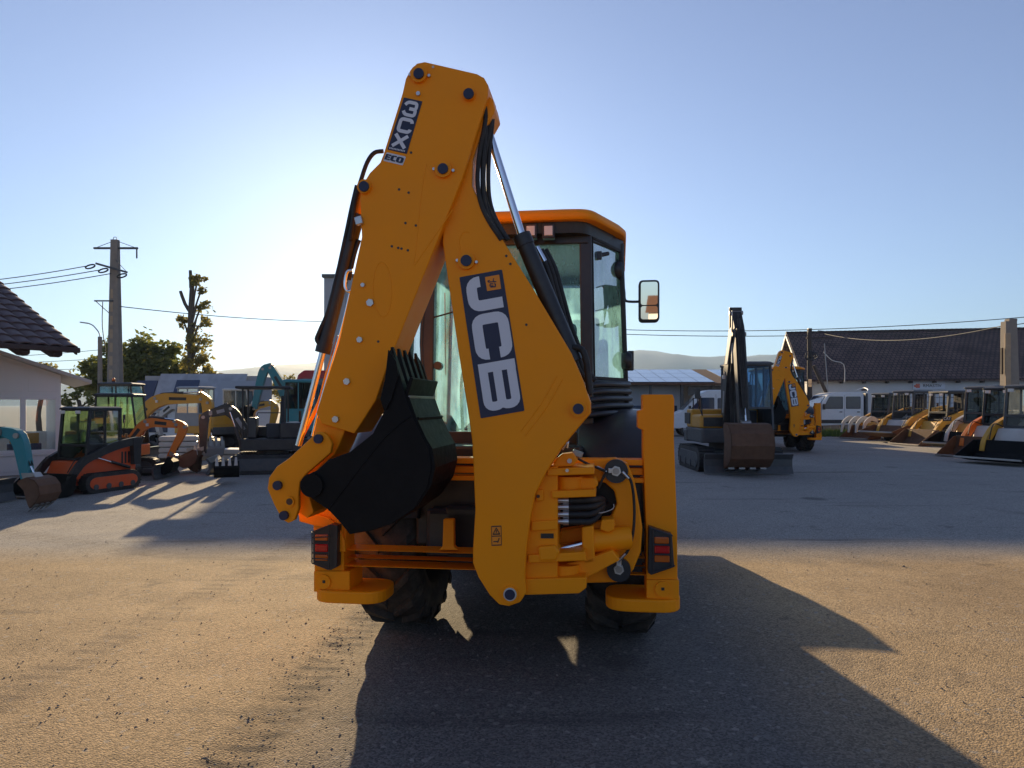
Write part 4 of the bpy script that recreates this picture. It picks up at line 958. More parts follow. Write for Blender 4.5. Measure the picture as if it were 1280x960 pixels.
def skid(label, loc, head, sc, body, cabm, glass='clear_glass', tracks=False, grapple=False, buckm='rust', armm=None, mesh=True, group='skid steer loaders in a row', tall=0., cabw=.48, lift=0., tilt=0., open_cab=False):
    armm = armm or body
    e = empty('skid_steer_loader', (loc[0], loc[1], 0), R(head), sc); tag(e, label, 'loader', group)
    MB().prism([(-1.15, .45), (-1.2, .9), (-1.1, 1.25), (-.4, 1.3), (.1, .95), (.75, .9), (.95, .5), (.8, .35), (-1.0, .35)], -.55, .55, 'x').build('body', body, e, .03)
    MB().bb(-.48, .48, -1.22, -1.19, .6, 1.15).build('grille', 'black_paint', e, .01)
    if tracks:
        for s in (-1, 1): track(e, s*.68, .28, -1.1, .85, .55, frame=body)
    else:
        for s in (-1, 1):
            for y in (-.55, .5):
                t_ = MB().lathe([(-.12, .2), (-.13, .30), (-.10, .39), (0, .405), (.10, .39), (.13, .30), (.12, .2)], (s*.70, y, .40), 'x', 28).build('wheel', 'tyre_rubber', e)
                mb = MB()
                for k in range(16):
                    an = 2*math.pi*k/16; mb.box((s*.70, y+.40*math.sin(an), .40+.40*math.cos(an)), (.22, .05, .035), Matrix.Rotation(-an, 3, 'X') @ Matrix.Rotation(.5, 3, 'Z'))
                g = mb.build('tread', 'tyre_rubber', t_); g['kind'] = 'stuff'
                MB().lathe([(s*.02, .02), (s*.02, .13), (s*.10, .19), (s*.125, .21), (s*.09, .20), (s*.06, .12), (s*.06, .02)], (s*.70, y, .40), 'x', 20).build('rim', 'off_white', t_)
    cabin(e, -cabw, cabw, -.62, .55, .95, 2.0+tall, cabm, glass, sill=.28, slope=.10, mesh=mesh, door=True, t=.075)
    if open_cab:
        for ch in [c for c in e.children if c.name.startswith('cab')][0].children:
            if ch.name.split('.')[0] in ('windscreen', 'side_pane', 'rear_pane'): bpy.data.objects.remove(ch)
    for s in (-1, 1):
        MB().box((s*.28, .62, 1.93+tall), (.14, .06, .09)).build('work_light', 'lamp_glass', e, .008)
        for k in range(4): MB().bb(s*.548, s*.556, -1.05+k*.12, -.98+k*.12, .75, 1.1).build('vent_slot', 'black_paint', e)
        MB().tube([(s*.5, .6, .95), (s*.56, .9, 1.02), (s*.5, 1.15, .62)], .014, 6, 3).build('hose', 'black_rubber', e)
        beam('lift_arm', [(-1.15, 1.42), (-.3, 1.30), (.75, .95), (1.12, .55), (1.2, .28)], [.22, .24, .20, .20, .16], s*.57, s*.70, armm, e)
        MB().prism([(-1.2, .7), (-.95, .7), (-.9, 1.5), (-1.22, 1.52)], s*.56, s*.72, 'x').build('arm_tower', armm, e, .01)
        pram(e, (-.85, .62), (.35, 1.0), .045, s*.63, 'black_paint')
    MB().cyl((-.35, -1.0, 1.28), (-.35, -1.0, 1.62), .04, n=10).build('exhaust', 'rust', e)
    tl = lambda P: [(1.2+(y-1.2)*math.cos(tilt)-(z-.3)*math.sin(tilt), .3+lift+(y-1.2)*math.sin(tilt)+(z-.3)*math.cos(tilt)) for y, z in P]
    pf = [(1.16, .60), (1.20, .25), (1.30, .05), (1.45, .01), (2.0, .03), (2.0, .05), (1.46, .05), (1.34, .10), (1.25, .27), (1.21, .60)]
    b = MB().prism(tl(pf), -.84, .84, 'x').build('bucket', buckm, e, .004)
    for s in (-1, 1): MB().prism(tl([(1.16, .60), (1.20, .25), (1.30, .05), (1.45, .01), (2.0, .03), (1.95, .10), (1.32, .58)]), s*.84, s*.86, 'x').build('side_plate', buckm, b, .003)
    MB().prism(tl([(1.93, .012), (2.03, .012), (2.03, .058), (1.93, .058)]), -.86, .86, 'x').build('cutting_edge', 'steel_worn', b, .003)
    if grapple:
        for k in range(4):
            x = -.66+k*.44
            beam('grapple_claw', [(1.25, .8), (1.6, .98), (1.95, .75), (2.05, .3)], [.16, .20, .16, .06], x-.035, x+.035, 'off_white', b, .005)
        MB().cyl((-.8, 1.25, .82), (.8, 1.25, .82), .04, n=10).build('grapple_tube', buckm, b)
    return e

EXC_BOOM = ([(.65, 1.05), (1.2, 2.1), (2.4, 2.75)], [.24, .36, .22])
# --- dark excavator facing us, bucket hanging in front of its blade
X, Y = ground_xy(927, 592)
excavator('dark excavator with pale upright arm and rusty bucket lowered in front of its blade', (X+.12, Y+1.5), 179, 1.06, 'dark_grey', 'black_paint',
    ([(.6, .95), (.80, 2.3), (1.35, 3.22)], [.24, .36, .22]), ([(1.22, 3.66), (1.45, 3.15), (1.82, 1.05)], [.12, .26, .18]), (R(10), .95), cabm='dark_grey', glass='blue_glass', buck='rust', cw='dark_grey', bw=.92, boomw=.14, hood='yellow_paint', stickm='black_paint')
ex = bpy.data.objects['excavator']
MB().prism([(.50, 1.0), (.72, 1.0), (.95, 2.3), (1.1, 2.62), (.80, 2.75), (.62, 2.3)], .052, .057, 'x').build('boom_lower_plate', 'dark_grey', ex, .003)  # dark grey plate along the lower boom
MB().prism([(.86, 2.5), (1.05, 2.5), (1.42, 3.2), (1.36, 3.32), (1.18, 3.28)], .302, .312, 'x').build('boom_side_plate', 'off_white', ex, .003)
MB().bb(.265, .285, 1.28, 1.34, 2.5, 3.7).build('stick_edge', 'off_white', ex, .004)
for j in range(4): MB().tube([(.06+.05*j, 1.0+.05*(j % 2), 1.1), (.10+.05*j, 1.12, 2.2), (.1+.05*j, 1.5, 3.0), (.12+.04*j, 1.62, 3.25), (.12+.04*j, 1.75, 2.6), (.13+.03*j, 1.98, 1.5)], .02, 6, 4).build('hose', 'black_rubber', ex)
MB().bb(.02, .09, 1.15, 1.22, 3.3, 3.78).build('lug', 'off_white', ex, .01); MB().bb(.23, .30, 1.15, 1.22, 3.3, 3.78).build('lug', 'black_paint', ex, .01); MB().bb(.02, .30, 1.15, 1.22, 3.70, 3.79).build('lug', 'black_paint', ex, .01)
# --- left group
X, Y = ground_xy(30, 640)
excavator('small teal excavator whose arm reaches past the white office wall', (X-2.55, Y+.6), -94, .86, 'teal', 'teal', ([(.5, .9), (1.25, 1.32), (2.45, 1.40)], [.2, .24, .18]), ([(2.45, 1.44), (2.78, 1.36), (2.95, .5)], [.16, .24, .16]), (R(35), .50), cabm='dark_grey', canopy=True, buck='rust', name='mini_excavator', boomw=.10, bw=.55)
X, Y = ground_xy(110, 616)
skid('orange compact track loader with green-tinted cab beside the white office', (X-.22, Y+.4), 163, .66, 'orange_red', 'black_paint', 'green_glass', tracks=True, buckm='bucket_black', mesh=False, group='compact loaders in the yard', tall=.36, armm='black_paint', cabw=.5)
X, Y = ground_xy(128, 600)
excavator('small orange excavator with bent arm behind the track loader', (X-.10, Y+.5), -84, .74, 'orange_arm', 'orange_arm', ([(.55, 1.0), (1.1, 1.72), (2.0, 1.62)], [.22, .30, .2]), ([(1.95, 1.72), (2.25, 1.55), (1.78, .62)], [.15, .24, .15]), (R(-35), .55), cabm='black_paint', glass='green_glass', name='mini_excavator', boomw=.09, bw=.5)
X, Y = ground_xy(140, 574)
excavator('black-cabbed excavator with orange beacon and long golden arm', (X, Y), -88, .90, 'dark_grey', 'yellow_paint', ([(.7, 1.0), (1.55, 2.05), (3.05, 2.02)], [.25, .42, .25]), ([(2.98, 2.22), (3.28, 1.9), (3.22, .62)], [.18, .36, .2]), (R(10), .75), cabm='black_paint', glass='blue_glass', beacon=True, boomw=.13, bw=.7)
X, Y = ground_xy(235, 563)
excavator('white-armed excavator with golden house behind the long golden arm', (X+.2, Y+1), 70, .9, 'yellow_paint', 'off_white', ([(.7, .9), (1.7, 1.95), (2.6, 1.35)], [.25, .34, .2]), ([(2.6, 1.5), (2.8, 1.2), (2.6, .5)], [.15, .24, .16]), (R(0), .6), cabm='grey_paint', glass='clear_glass', boomw=.12)
X, Y = ground_xy(285, 560)
excavator('golden excavator with off-white house between the dark and white-armed machines', (X-.6, Y+2.0), -88, .9, 'off_white', 'yellow_paint', ([(.7, 1.0), (1.0, 1.75), (1.75, 1.9)], [.24, .34, .22]), ([(1.75, 2.0), (1.98, 1.7), (1.75, .6)], [.16, .34, .18]), (R(10), .6), cabm='off_white', glass='dark_glass', boomw=.12)
X, Y = ground_xy(330, 590)
excavator('black mini excavator with open canopy and folded black arm', (X+.15, Y+.2), 104, .84, 'black_paint', 'black_paint', ([(.65, .95), (1.2, 1.85), (1.75, 1.70)], [.22, .34, .2]), ([(1.75, 1.75), (1.95, 1.6), (1.95, .55)], [.15, .26, .16]), (R(20), .6), canopy=True, buck='rust', cw='black_paint', name='mini_excavator', boomw=.10)
X, Y = ground_xy(352, 566)
excavator('teal excavator with raised folded boom behind the black canopy machine', (X+.1, Y+2.6), 96, 1.0, 'teal', 'teal', ([(.5, 1.05), (.75, 2.0), (1.35, 3.05)], [.26, .40, .28]), ([(1.30, 3.15), (1.62, 3.0), (1.95, 1.5)], [.2, .32, .2]), (R(20), .7), cabm='teal', glass='dark_glass', boomw=.15)
# --- loose gear between the machines on the left
def loose_bucket(label, px, py, sc, rz, m):
    x, y = ground_xy(px, py); e = empty('spare_bucket', (x, y, 0), R(rz)); tag(e, label, 'bucket', 'spare buckets on the ground')
    b = scoop(e, (-.1*sc, .52*sc), R(-100), sc*.62, .7*sc, m, 4, 'shell'); return e
loose_bucket('pale grey spare bucket lying under the long golden arm', 246, 583, 1.0, 60, 'grey_paint')
loose_bucket('rusty spare bucket lying beside the orange excavator arm', 214, 592, .8, 120, 'rust')
loose_bucket('small dark spare bucket in front of the black mini excavator', 284, 603, .7, 20, 'bucket_black')
def pallet(label, px, py, rz, n):
    x, y = ground_xy(px, py); e = empty('pallet', (x, y, 0), R(rz)); tag(e, label, 'pallet', 'timber pallets')
    for k in range(3): MB().bb(-.6, .6, -.36+k*.36-.04, -.36+k*.36+.04, .005, .10).build('bearer', 'wood_dark', e)
    for k in range(6): MB().bb(-.6+k*.215, -.6+k*.215+.12, -.42, .42, .102, .125).build('board', 'wood_dark', e, .003)
    for k in range(n): MB().prism(rounded([(-.5, .128+k*.16), (.5, .128+k*.16), (.5, .27+k*.16), (-.5, .27+k*.16)], .05), -.38, .38).build('sack', 'off_white', e, .03)
pallet('timber pallet stacked with pale sacks behind the orange excavator', 224, 577, 20, 4)
pallet('empty-looking timber pallet with two sacks near the black excavator', 296, 580, -12, 2)
# --- skid steers in a row on the right
for lab, px, py, hd, kw in (
    ('far skid steer loader with four-clawed grapple bucket', 1120, 549, 106, dict(body='cat_yellow', cabm='dark_grey', grapple=True, glass='dark_glass')),
    ('pale-fronted skid steer loader between grapple loader and yellow loader', 1150, 552.5, 109, dict(body='off_white', cabm='dark_grey', armm='cat_yellow', open_cab=True, tilt=.35, lift=.1, tall=.06)),
    ('yellow skid steer loader with broad yellow lift arm and CAT badge', 1200, 557, 97, dict(body='cat_yellow', cabm='black_paint', open_cab=True)),
    ('pale-armed skid steer loader with wide empty bucket tipped up', 1252, 565, 111, dict(body='yellow_paint', cabm='dark_grey', buckm='bucket_black', armm='off_white', mesh=True, glass='dark_glass', tilt=.25, lift=.05, tall=.08)),
    ('skid steer loader with orange lift arms and white front panel', 1282, 572, 108, dict(body='off_white', cabm='black_paint', buckm='rust', armm='orange_arm', mesh=True, glass='dark_glass')),
    ('white-panelled skid steer loader at the near end of the row', 1316, 580, 112, dict(body='off_white', cabm='dark_grey', buckm='bucket_black', armm='cat_yellow', mesh=False, tilt=.15, lift=.0))):
    X, Y = ground_xy(px, py); skid(lab, (X, Y+.6), hd, 1.07, kw.pop('body'), kw.pop('cabm'), **kw)
def text3(name, s, loc, rot, size, m, parent, align='CENTER'):
    cu = bpy.data.curves.new(name, 'FONT'); cu.body = s; cu.size = size; cu.align_x = align; cu.align_y = 'CENTER'; cu.extrude = .001
    t = bpy.data.objects.new(name, cu); COL.objects.link(t)
    bpy.context.view_layer.update()
    me = bpy.data.meshes.new_from_object(t); bpy.data.objects.remove(t)
    me.materials.clear(); me.materials.append(MATS[m]); o = bpy.data.objects.new(name, me); COL.objects.link(o)
    o.location = loc; o.rotation_euler = rot; o.parent = parent; return o
sk = bpy.data.objects['skid_steer_loader.003']
bdg = MB().box((-.706, .72, 1.02), (.008, .36, .17)).build('badge', 'black_paint', sk)
text3('badge_lettering', 'CAT', (-.712, .72, 1.02), (R(90), 0, R(-90)), .15, 'decal_white', sk)
# --- second backhoe loader, same make, further back
j2 = copy_tree(jcb); S2 = 24.6
j2.location = (W(984, 520, S2)[0], S2, 0); j2.rotation_euler = (0, 0, -R(9))
tag(j2, 'smaller-looking orange backhoe loader parked beside the dark excavator and white truck', 'backhoe loader', 'orange backhoe loaders in the yard')
# ------------------------------------------------------------------ vehicles
def wheels(e, spots, r, w):
    for x, y in spots:
        t = MB().lathe([(-w/2, r*.6), (-w/2, r*.85), (-w*.4, r), (w*.4, r), (w/2, r*.85), (w/2, r*.6)], (x, y, r), 'x', 28).build('wheel', 'tyre_rubber', e)
        MB().lathe([(-w*.3, .02), (-w*.3, r*.6), (w*.3, r*.6), (w*.3, .02)], (x, y, r), 'x', 24).build('rim', 'grey_paint', t)
def truck():
    # crew-cab dropside truck, nose towards -x in the yard: built nose +y, turned
    X, Y = ground_xy(1050, 541.5)
    e = empty('crew_cab_truck', (X, Y, 0), R(90)); tag(e, 'white crew-cab dropside truck parked side-on before the long white hall', 'truck')
    prof = rounded([(-.9, .55), (-.9, 2.25), (-.75, 2.36), (.75, 2.36), (1.15, 2.2), (1.75, 1.38), (2.2, 1.2), (2.32, .95), (2.32, .5), (1.95, .45)], .08, 3)
    b = MB().prism(prof, -.98, .98, 'x').build('cab_body', 'white_paint', e, .04)
    for s in (-1, 1):
        for (y0, y1, y1t) in ((-.72, .12, .12), (.28, 1.42, 1.05)):
            MB().prism(rounded([(y0, 1.42), (y1, 1.42), (y1t, 2.12), (y0, 2.12)], .06, 3), s*.975, s*.987, 'x').build('side_window', 'dark_glass' if 0 else 'black_plastic', b)
            MB().prism(rounded([(y0+.03, 1.45), (y1-.04, 1.45), (y1t-.03, 2.09), (y0+.03, 2.09)], .05, 3), s*.985, s*.991, 'x').build('pane', 'solar', b)
            MB().prism([(y0-.02, .62), (y1+.06, .62), (y1+.06, .64), (y0-.02, .64)], s*.978, s*.984, 'x').build('door_seam', 'dark_grey', b)
            MB().bb(s*.98, s*1.01, y0+.05, y0+.2, 1.22, 1.27).build('door_handle', 'black_plastic', b)
        for yy in (-.8, .2, 1.5): MB().bb(s*.978, s*.984, yy, yy+.012, .62, 2.2).build('door_seam', 'dark_grey', b)
        MB().bb(s*.975, s*1.0, -.8, 1.5, .60, .80).build('sill_trim', 'black_plastic', b, .01)
        MB().bb(s*1.0, s*1.16, 1.35, 1.45, 1.38, 1.7).build('wing_mirror', 'black_plastic', b, .02)
        MB().bb(s*.6, s*.95, 2.29, 2.34, .85, 1.05).build('headlight', 'lamp_glass', b, .02)
    MB().add([(-.85, 1.78, 1.40), (.85, 1.78, 1.40), (.8, 1.21, 2.17), (-.8, 1.21, 2.17)], [(0, 1, 2, 3)]).build('windscreen', 'solar', b)
    MB().bb(-.9, .9, 2.3, 2.36, .45, .7).build('bumper', 'black_plastic', b, .02)
    for s in (-1, 1): MB().bb(s*1.02, s*.99, -4.0, -1.1, .9, 1.3).build('drop_side', 'off_white', e, .01)
    MB().bb(-1.02, 1.02, -4.0, -1.05, .82, .9).build('load_bed', 'grey_paint', e, .01)
    MB().bb(-.95, .95, -1.15, -1.02, .9, 2.3).build('headboard', 'dark_grey', e, .01)
    MB().tube([(-.9, -1.1, 2.3), (-.9, -1.2, 2.5), (-.3, -1.25, 2.62), (.2, -1.1, 2.5)], .04, 8, 3).build('folded_crane', 'white_paint', e)
    MB().bb(-.4, .4, -4.0, 1.8, .5, .7).build('chassis', 'black_paint', e)
    wheels(e, ((-.85, 1.75), (.85, 1.75), (-.85, -2.6), (.85, -2.6)), .35, .22)
truck()
def van():
    X, Y = ground_xy(888, 545)
    e = empty('panel_van', (X+.4, Y, 0), R(84)); tag(e, 'silver-white panel van with raked windscreen behind the dark excavator', 'van')
    prof = rounded([(-2.6, .4), (-2.6, 2.3), (-2.45, 2.42), (.7, 2.42), (1.05, 2.25), (1.95, 1.35), (2.5, 1.12), (2.7, .85), (2.7, .42)], .10, 4)
    b = MB().prism(prof, -.97, .97, 'x').build('van_body', 'grey_paint' if 0 else 'white_paint', e, .06, 3)
    for s in (-1, 1):
        MB().prism(rounded([(.35, 1.36), (1.62, 1.36), (1.02, 2.02), (.35, 2.02)], .06, 3), s*.965, s*.975, 'x').build('side_window', 'solar', b)
        MB().prism(rounded([(-.9, 1.42), (.2, 1.42), (.2, 2.0), (-.9, 2.0)], .06, 3), s*.965, s*.975, 'x').build('side_window', 'solar', b)
        for yy in (.27, -1.0, 1.66): MB().bb(s*.966, s*.974, yy, yy+.012, .6, 2.2).build('door_seam', 'dark_grey', b)
        MB().bb(s*.96, s*.985, -1.3, 1.4, .55, .7).build('sill_trim', 'black_plastic', b, .01)
        MB().bb(s*1.0, s*1.15, 1.55, 1.65, 1.35, 1.6).build('wing_mirror', 'black_plastic', b, .02)
        MB().bb(s*.6, s*.95, 2.52, 2.70, .85, 1.02).build('headlight', 'lamp_glass', b, .02)
    MB().add([(-.85, 1.93, 1.40), (.85, 1.93, 1.40), (.78, 1.09, 2.24), (-.78, 1.09, 2.24)], [(0, 1, 2, 3)]).build('windscreen', 'solar', b)
    wheels(e, ((-.86, 1.75), (.86, 1.75), (-.86, -1.7), (.86, -1.7)), .34, .21)
van()
def red_truck():
    e = empty('red_truck', (W(400, 520, 31)[0], 31, 0), R(100)); tag(e, 'red truck cab rising behind the left machines', 'truck')
    b = MB().prism(rounded([(-1.0, .8), (-1.0, 2.9), (-.9, 3.1), (.55, 3.1), (.8, 2.9), (1.0, 1.9), (1.05, .8)], .08, 3), -1.15, 1.15, 'x').build('cab_body', 'red_paint', e, .06)
    MB().add([(-1, .83, 2.8), (1, .83, 2.8), (1.0, 1.02, 1.95), (-1.0, 1.02, 1.95)], [(0, 1, 2, 3)]).build('windscreen', 'solar', b)
    for s in (-1, 1):
        MB().bb(s*1.145, s*1.157, -.3, .7, 1.95, 2.75).build('side_window', 'solar', b)
        MB().bb(s*1.2, s*1.32, .9, 1.0, 2.0, 2.6).build('wing_mirror', 'black_plastic', b, .02)
    MB().bb(-1.1, 1.1, .95, 1.12, .6, .95).build('bumper', 'dark_grey', b, .02)
    MB().bb(-1.15, 1.15, -5.2, -1.1, 1.15, 1.35).build('load_bed', 'dark_grey', e, .01)
    wheels(e, ((-.95, .1), (.95, .1), (-.95, -4), (.95, -4)), .48, .3)
red_truck()

# ------------------------------------------------------------------ buildings
def tile_material(name, c1, c2, sx, sz):
    m = bpy.data.materials.new(name); nt, b = nodes_of(m); N = nt.nodes; K = nt.links
    tc = N.new('ShaderNodeTexCoord'); br = N.new('ShaderNodeTexBrick'); br.inputs['Scale'].default_value = 1
    br.inputs['Color1'].default_value = c1+(1,); br.inputs['Color2'].default_value = c2+(1,); br.inputs['Mortar'].default_value = tuple(c*.35 for c in c1)+(1,)
    br.inputs['Mortar Size'].default_value = .035; br.inputs['Brick Width'].default_value = sx; br.inputs['Row Height'].default_value = sz
    mp = N.new('ShaderNodeMapping'); K.new(tc.outputs['UV'], mp.inputs[0]); K.new(mp.outputs[0], br.inputs['Vector'])
    no = N.new('ShaderNodeTexNoise'); no.inputs['Scale'].default_value = .9; no.inputs['Detail'].default_value = 8; K.new(tc.outputs['Object'], no.inputs['Vector'])
    hs = N.new('ShaderNodeHueSaturation'); K.new(br.outputs[0], hs.inputs['Color']); mr = N.new('ShaderNodeMapRange'); mr.inputs[1].default_value = .3; mr.inputs[2].default_value = .7; mr.inputs[3].default_value = .65; mr.inputs[4].default_value = 1.3
    K.new(no.outputs['Fac'], mr.inputs[0]); K.new(mr.outputs[0], hs.inputs['Value']); K.new(hs.outputs[0], b.inputs['Base Color'])
    bp = N.new('ShaderNodeBump'); bp.inputs['Strength'].default_value = .6; bp.inputs['Distance'].default_value = .04; K.new(br.outputs['Fac'], bp.inputs['Height']); bp.invert = True; K.new(bp.outputs[0], b.inputs['Normal'])
    setb(b, Roughness=.75); MATS[name] = m
tile_material('old_tiles', (.115, .068, .055), (.165, .096, .075), .28, .32)
def uv_plane(o, ux, vx):
    me = o.data; uv = me.uv_layers.new()
    for lp in me.loops:
        co = me.vertices[lp.vertex_index].co; uv.data[lp.index].uv = (co.dot(ux), co.dot(vx))
def long_hall():
    zE, zR = 3.35, 6.75; x0 = 0.; YF = 0.; x1 = x0+30; yR = YF+5.5
    e = empty('long_hall', (W(1010, 500, 46)[0], 46, 0), R(-11)); tag(e, 'long white hall with dark tiled roof behind the skid steers', 'building')
    MB().bb(x0+.25, x1, YF, YF+11, 0, zE).build('wall', 'wall_white', e)
    g = MB().prism([(YF, zE), (yR, zR-.15), (YF+11, zE)], x0+.25, x0+.45, 'x').build('gable', 'wall_white', e)
    t = Vector((0, yR-YF+.5, zR-zE+.28)).normalized()
    for sg in (1, -1):
        ye = YF-.5 if sg > 0 else YF+11.5
        P = [(x0-.35, ye, zE-.22), (x1, ye, zE-.22), (x1, yR, zR), (x0-.35, yR, zR)]
        Q = [(p[0], p[1], p[2]+.12) for p in P]
        o = MB().add(P+Q, [(0, 1, 2, 3), (4, 5, 6, 7), (0, 1, 5, 4), (1, 2, 6, 5), (2, 3, 7, 6), (3, 0, 4, 7)]).build('roof', 'old_tiles', e)
        uv_plane(o, Vector((1, 0, 0)), t)
    n = int((x1-x0+.3)/.30)
    rm = MB().loft([[(-.17, -.16, -.08), (-.17, .16, -.08), (-.17, .10, .06), (-.17, -.10, .06)], [(.17, -.13, -.08), (.17, .13, -.08), (.17, .08, .04), (.17, -.08, .04)]], False).mesh('ridge_tile', 'old_tiles')
    for k in range(n):
        o = bpy.data.objects.new('ridge_tile', rm); COL.objects.link(o); o.parent = e; o.location = (x0-.2+k*.30, yR, zR+.13)
    MB().prism([(YF-.55, zE-.22), (yR, zR+.02), (YF+11.5, zE-.25), (YF+11.5, zE-.45), (yR, zR-.2), (YF-.55, zE-.42)], x0-.42, x0-.36, 'x').build('barge_board', 'off_white', e)
    MB().bb(x0+.2, x1, YF-.02, YF-.008, 0, .5).build('plinth', 'concrete', e)
    for k in range(22):
        MB().box((x0+.6+k*1.35, YF-.28, zE-.28), (.1, .5, .12)).build('rafter_end', 'wood_dark', e)
    for x in (x0+3.2,): MB().bb(x, x+.35, YF-.03, YF-.005, 2.55, 2.75).build('vent', 'roof_tile_brown', e)
    MB().bb(x0+.33, x0+1.0, YF-.035, YF-.01, 2.3, 3.0).build('shutter', 'off_white', e, .01)
    return x0
hx = long_hall()
def sign():
    hc = W(1010, 500, 46); s0 = 6.2; ca, sa = math.cos(R(-11)), math.sin(R(-11))
    e = empty('company_sign', (hc[0]+s0*ca+.07*sa, 46+s0*sa-.07*ca, 0), R(-11)); tag(e, 'white company sign with red emblem on the long hall wall', 'sign')
    w = 1.85; z0, z1 = 2.62, 3.16; zc = z0+.22
    MB().bb(0, w, 0, .05, z0, z1).build('board', 'decal_white', e, .01)
    MB().bb(.16, .40, -.012, .0, zc-.13, zc+.13).build('emblem', 'red_lens', e); MB().bb(.07, .16, -.012, .0, zc-.08, zc+.05).build('emblem', 'red_lens', e)
    text3('lettering', 'RMASTIV', (1.10, -.014, zc), (R(90), 0, 0), .27, 'black_paint', e)
sign()
def solar_shed():
    YF = 44.; x0 = W(770, 500, YF)[0]; x1 = W(975, 500, YF)[0]; zE = 1.65+(HOR-479)*YF/FPX; zR = zE+1.15
    e = empty('solar_shed', (0, 0, 0)); tag(e, 'low open shed with solar panels on its roof behind the van', 'shed')
    MB().add([(x0, YF-.3, zE), (x1, YF-.3, zE), (x1, YF+6, zR), (x0, YF+6, zR), (x0, YF-.3, zE-.12), (x1, YF-.3, zE-.12), (x1, YF+6, zR-.12), (x0, YF+6, zR-.12)], [(0, 1, 2, 3), (4, 5, 6, 7), (0, 1, 5, 4), (1, 2, 6, 5), (2, 3, 7, 6), (3, 0, 4, 7)]).build('roof', 'rust', e)
    t = Vector((0, 6.3, zR-zE)).normalized(); n = Vector((0, -t.z, t.y))
    w = 1.0; k = 0; x = x0+.1
    while x < x1-w:
        gap = abs(x-(x0+6.0)) < .7
        if not gap:
            for r_ in range(3):
                o = Vector((x, YF-.2, zE))+t*(.15+r_*1.95)+n*.06
                P = [o, o+Vector((w-.03, 0, 0)), o+Vector((w-.03, 0, 0))+t*1.9, o+t*1.9]
                MB().add(P+[p-n*.03 for p in P], [(0, 1, 2, 3), (4, 5, 6, 7), (0, 1, 5, 4), (1, 2, 6, 5), (2, 3, 7, 6), (3, 0, 4, 7)]).build('solar_panel', 'solar', e)
        x += w
    MB().bb(x0, x1, YF+5.9, YF+6.1, 0, zR-.15).build('back_wall', 'hall_grey', e)
    for k in range(6): xx = x0+.2+(x1-x0-.4)*k/5; MB().bb(xx-.08, xx+.08, YF, YF+.16, 0, zE-.12).build('post', 'dark_grey', e)
    MB().bb(x0, x0+4.2, YF+1, YF+1.1, 0, zE-.15).build('front_panel', 'hall_grey', e); MB().bb(x0+4.5, x1, YF+.2, YF+.3, zE-.75, zE-.14).build('dark_curtain', 'dark_grey', e)
    for q_ in ((x0+1.2, x0+2.6), (x0+3.0, x0+4.0)): MB().bb(q_[0], q_[1], YF+.97, YF+1.0, .9, 1.6).build('window', 'solar', e, .01)
solar_shed()
def grey_hall():
    YF = 48.; x0 = W(405, 500, YF)[0]; x1 = W(760, 500, YF)[0]; H = 1.65+(HOR-347)*YF/FPX
    e = empty('grey_hall', (0, 0, 0)); tag(e, 'tall flat-roofed grey hall mostly hidden behind the large backhoe', 'building')
    MB().bb(x0, x1, YF, YF+14, 0, H).build('wall', 'hall_grey', e)
    k = x0+.05
    sm_ = MB().bb(0, 1.42, -.05, 0, .1, H-.3).mesh('cladding_panel', 'hall_grey')
    while k < x1-1.5:
        o = bpy.data.objects.new('cladding_panel', sm_); COL.objects.link(o); o.parent = e; o.location = (k, YF-.002, 0); k += 1.45
    MB().bb(x0-.12, x1+.12, YF-.16, YF+14.1, H, H+.22).build('parapet', 'dark_grey', e, .02)
    MB().bb(-4, .5, YF-.14, YF-.06, 0, 4.5).build('rolling_door', 'off_white', e, .01)
    for xx in (-9, 3, 5): MB().bb(xx, xx+1.6, YF-.12, YF-.055, 5.5, 6.8).build('window', 'solar', e, .01)
grey_hall()
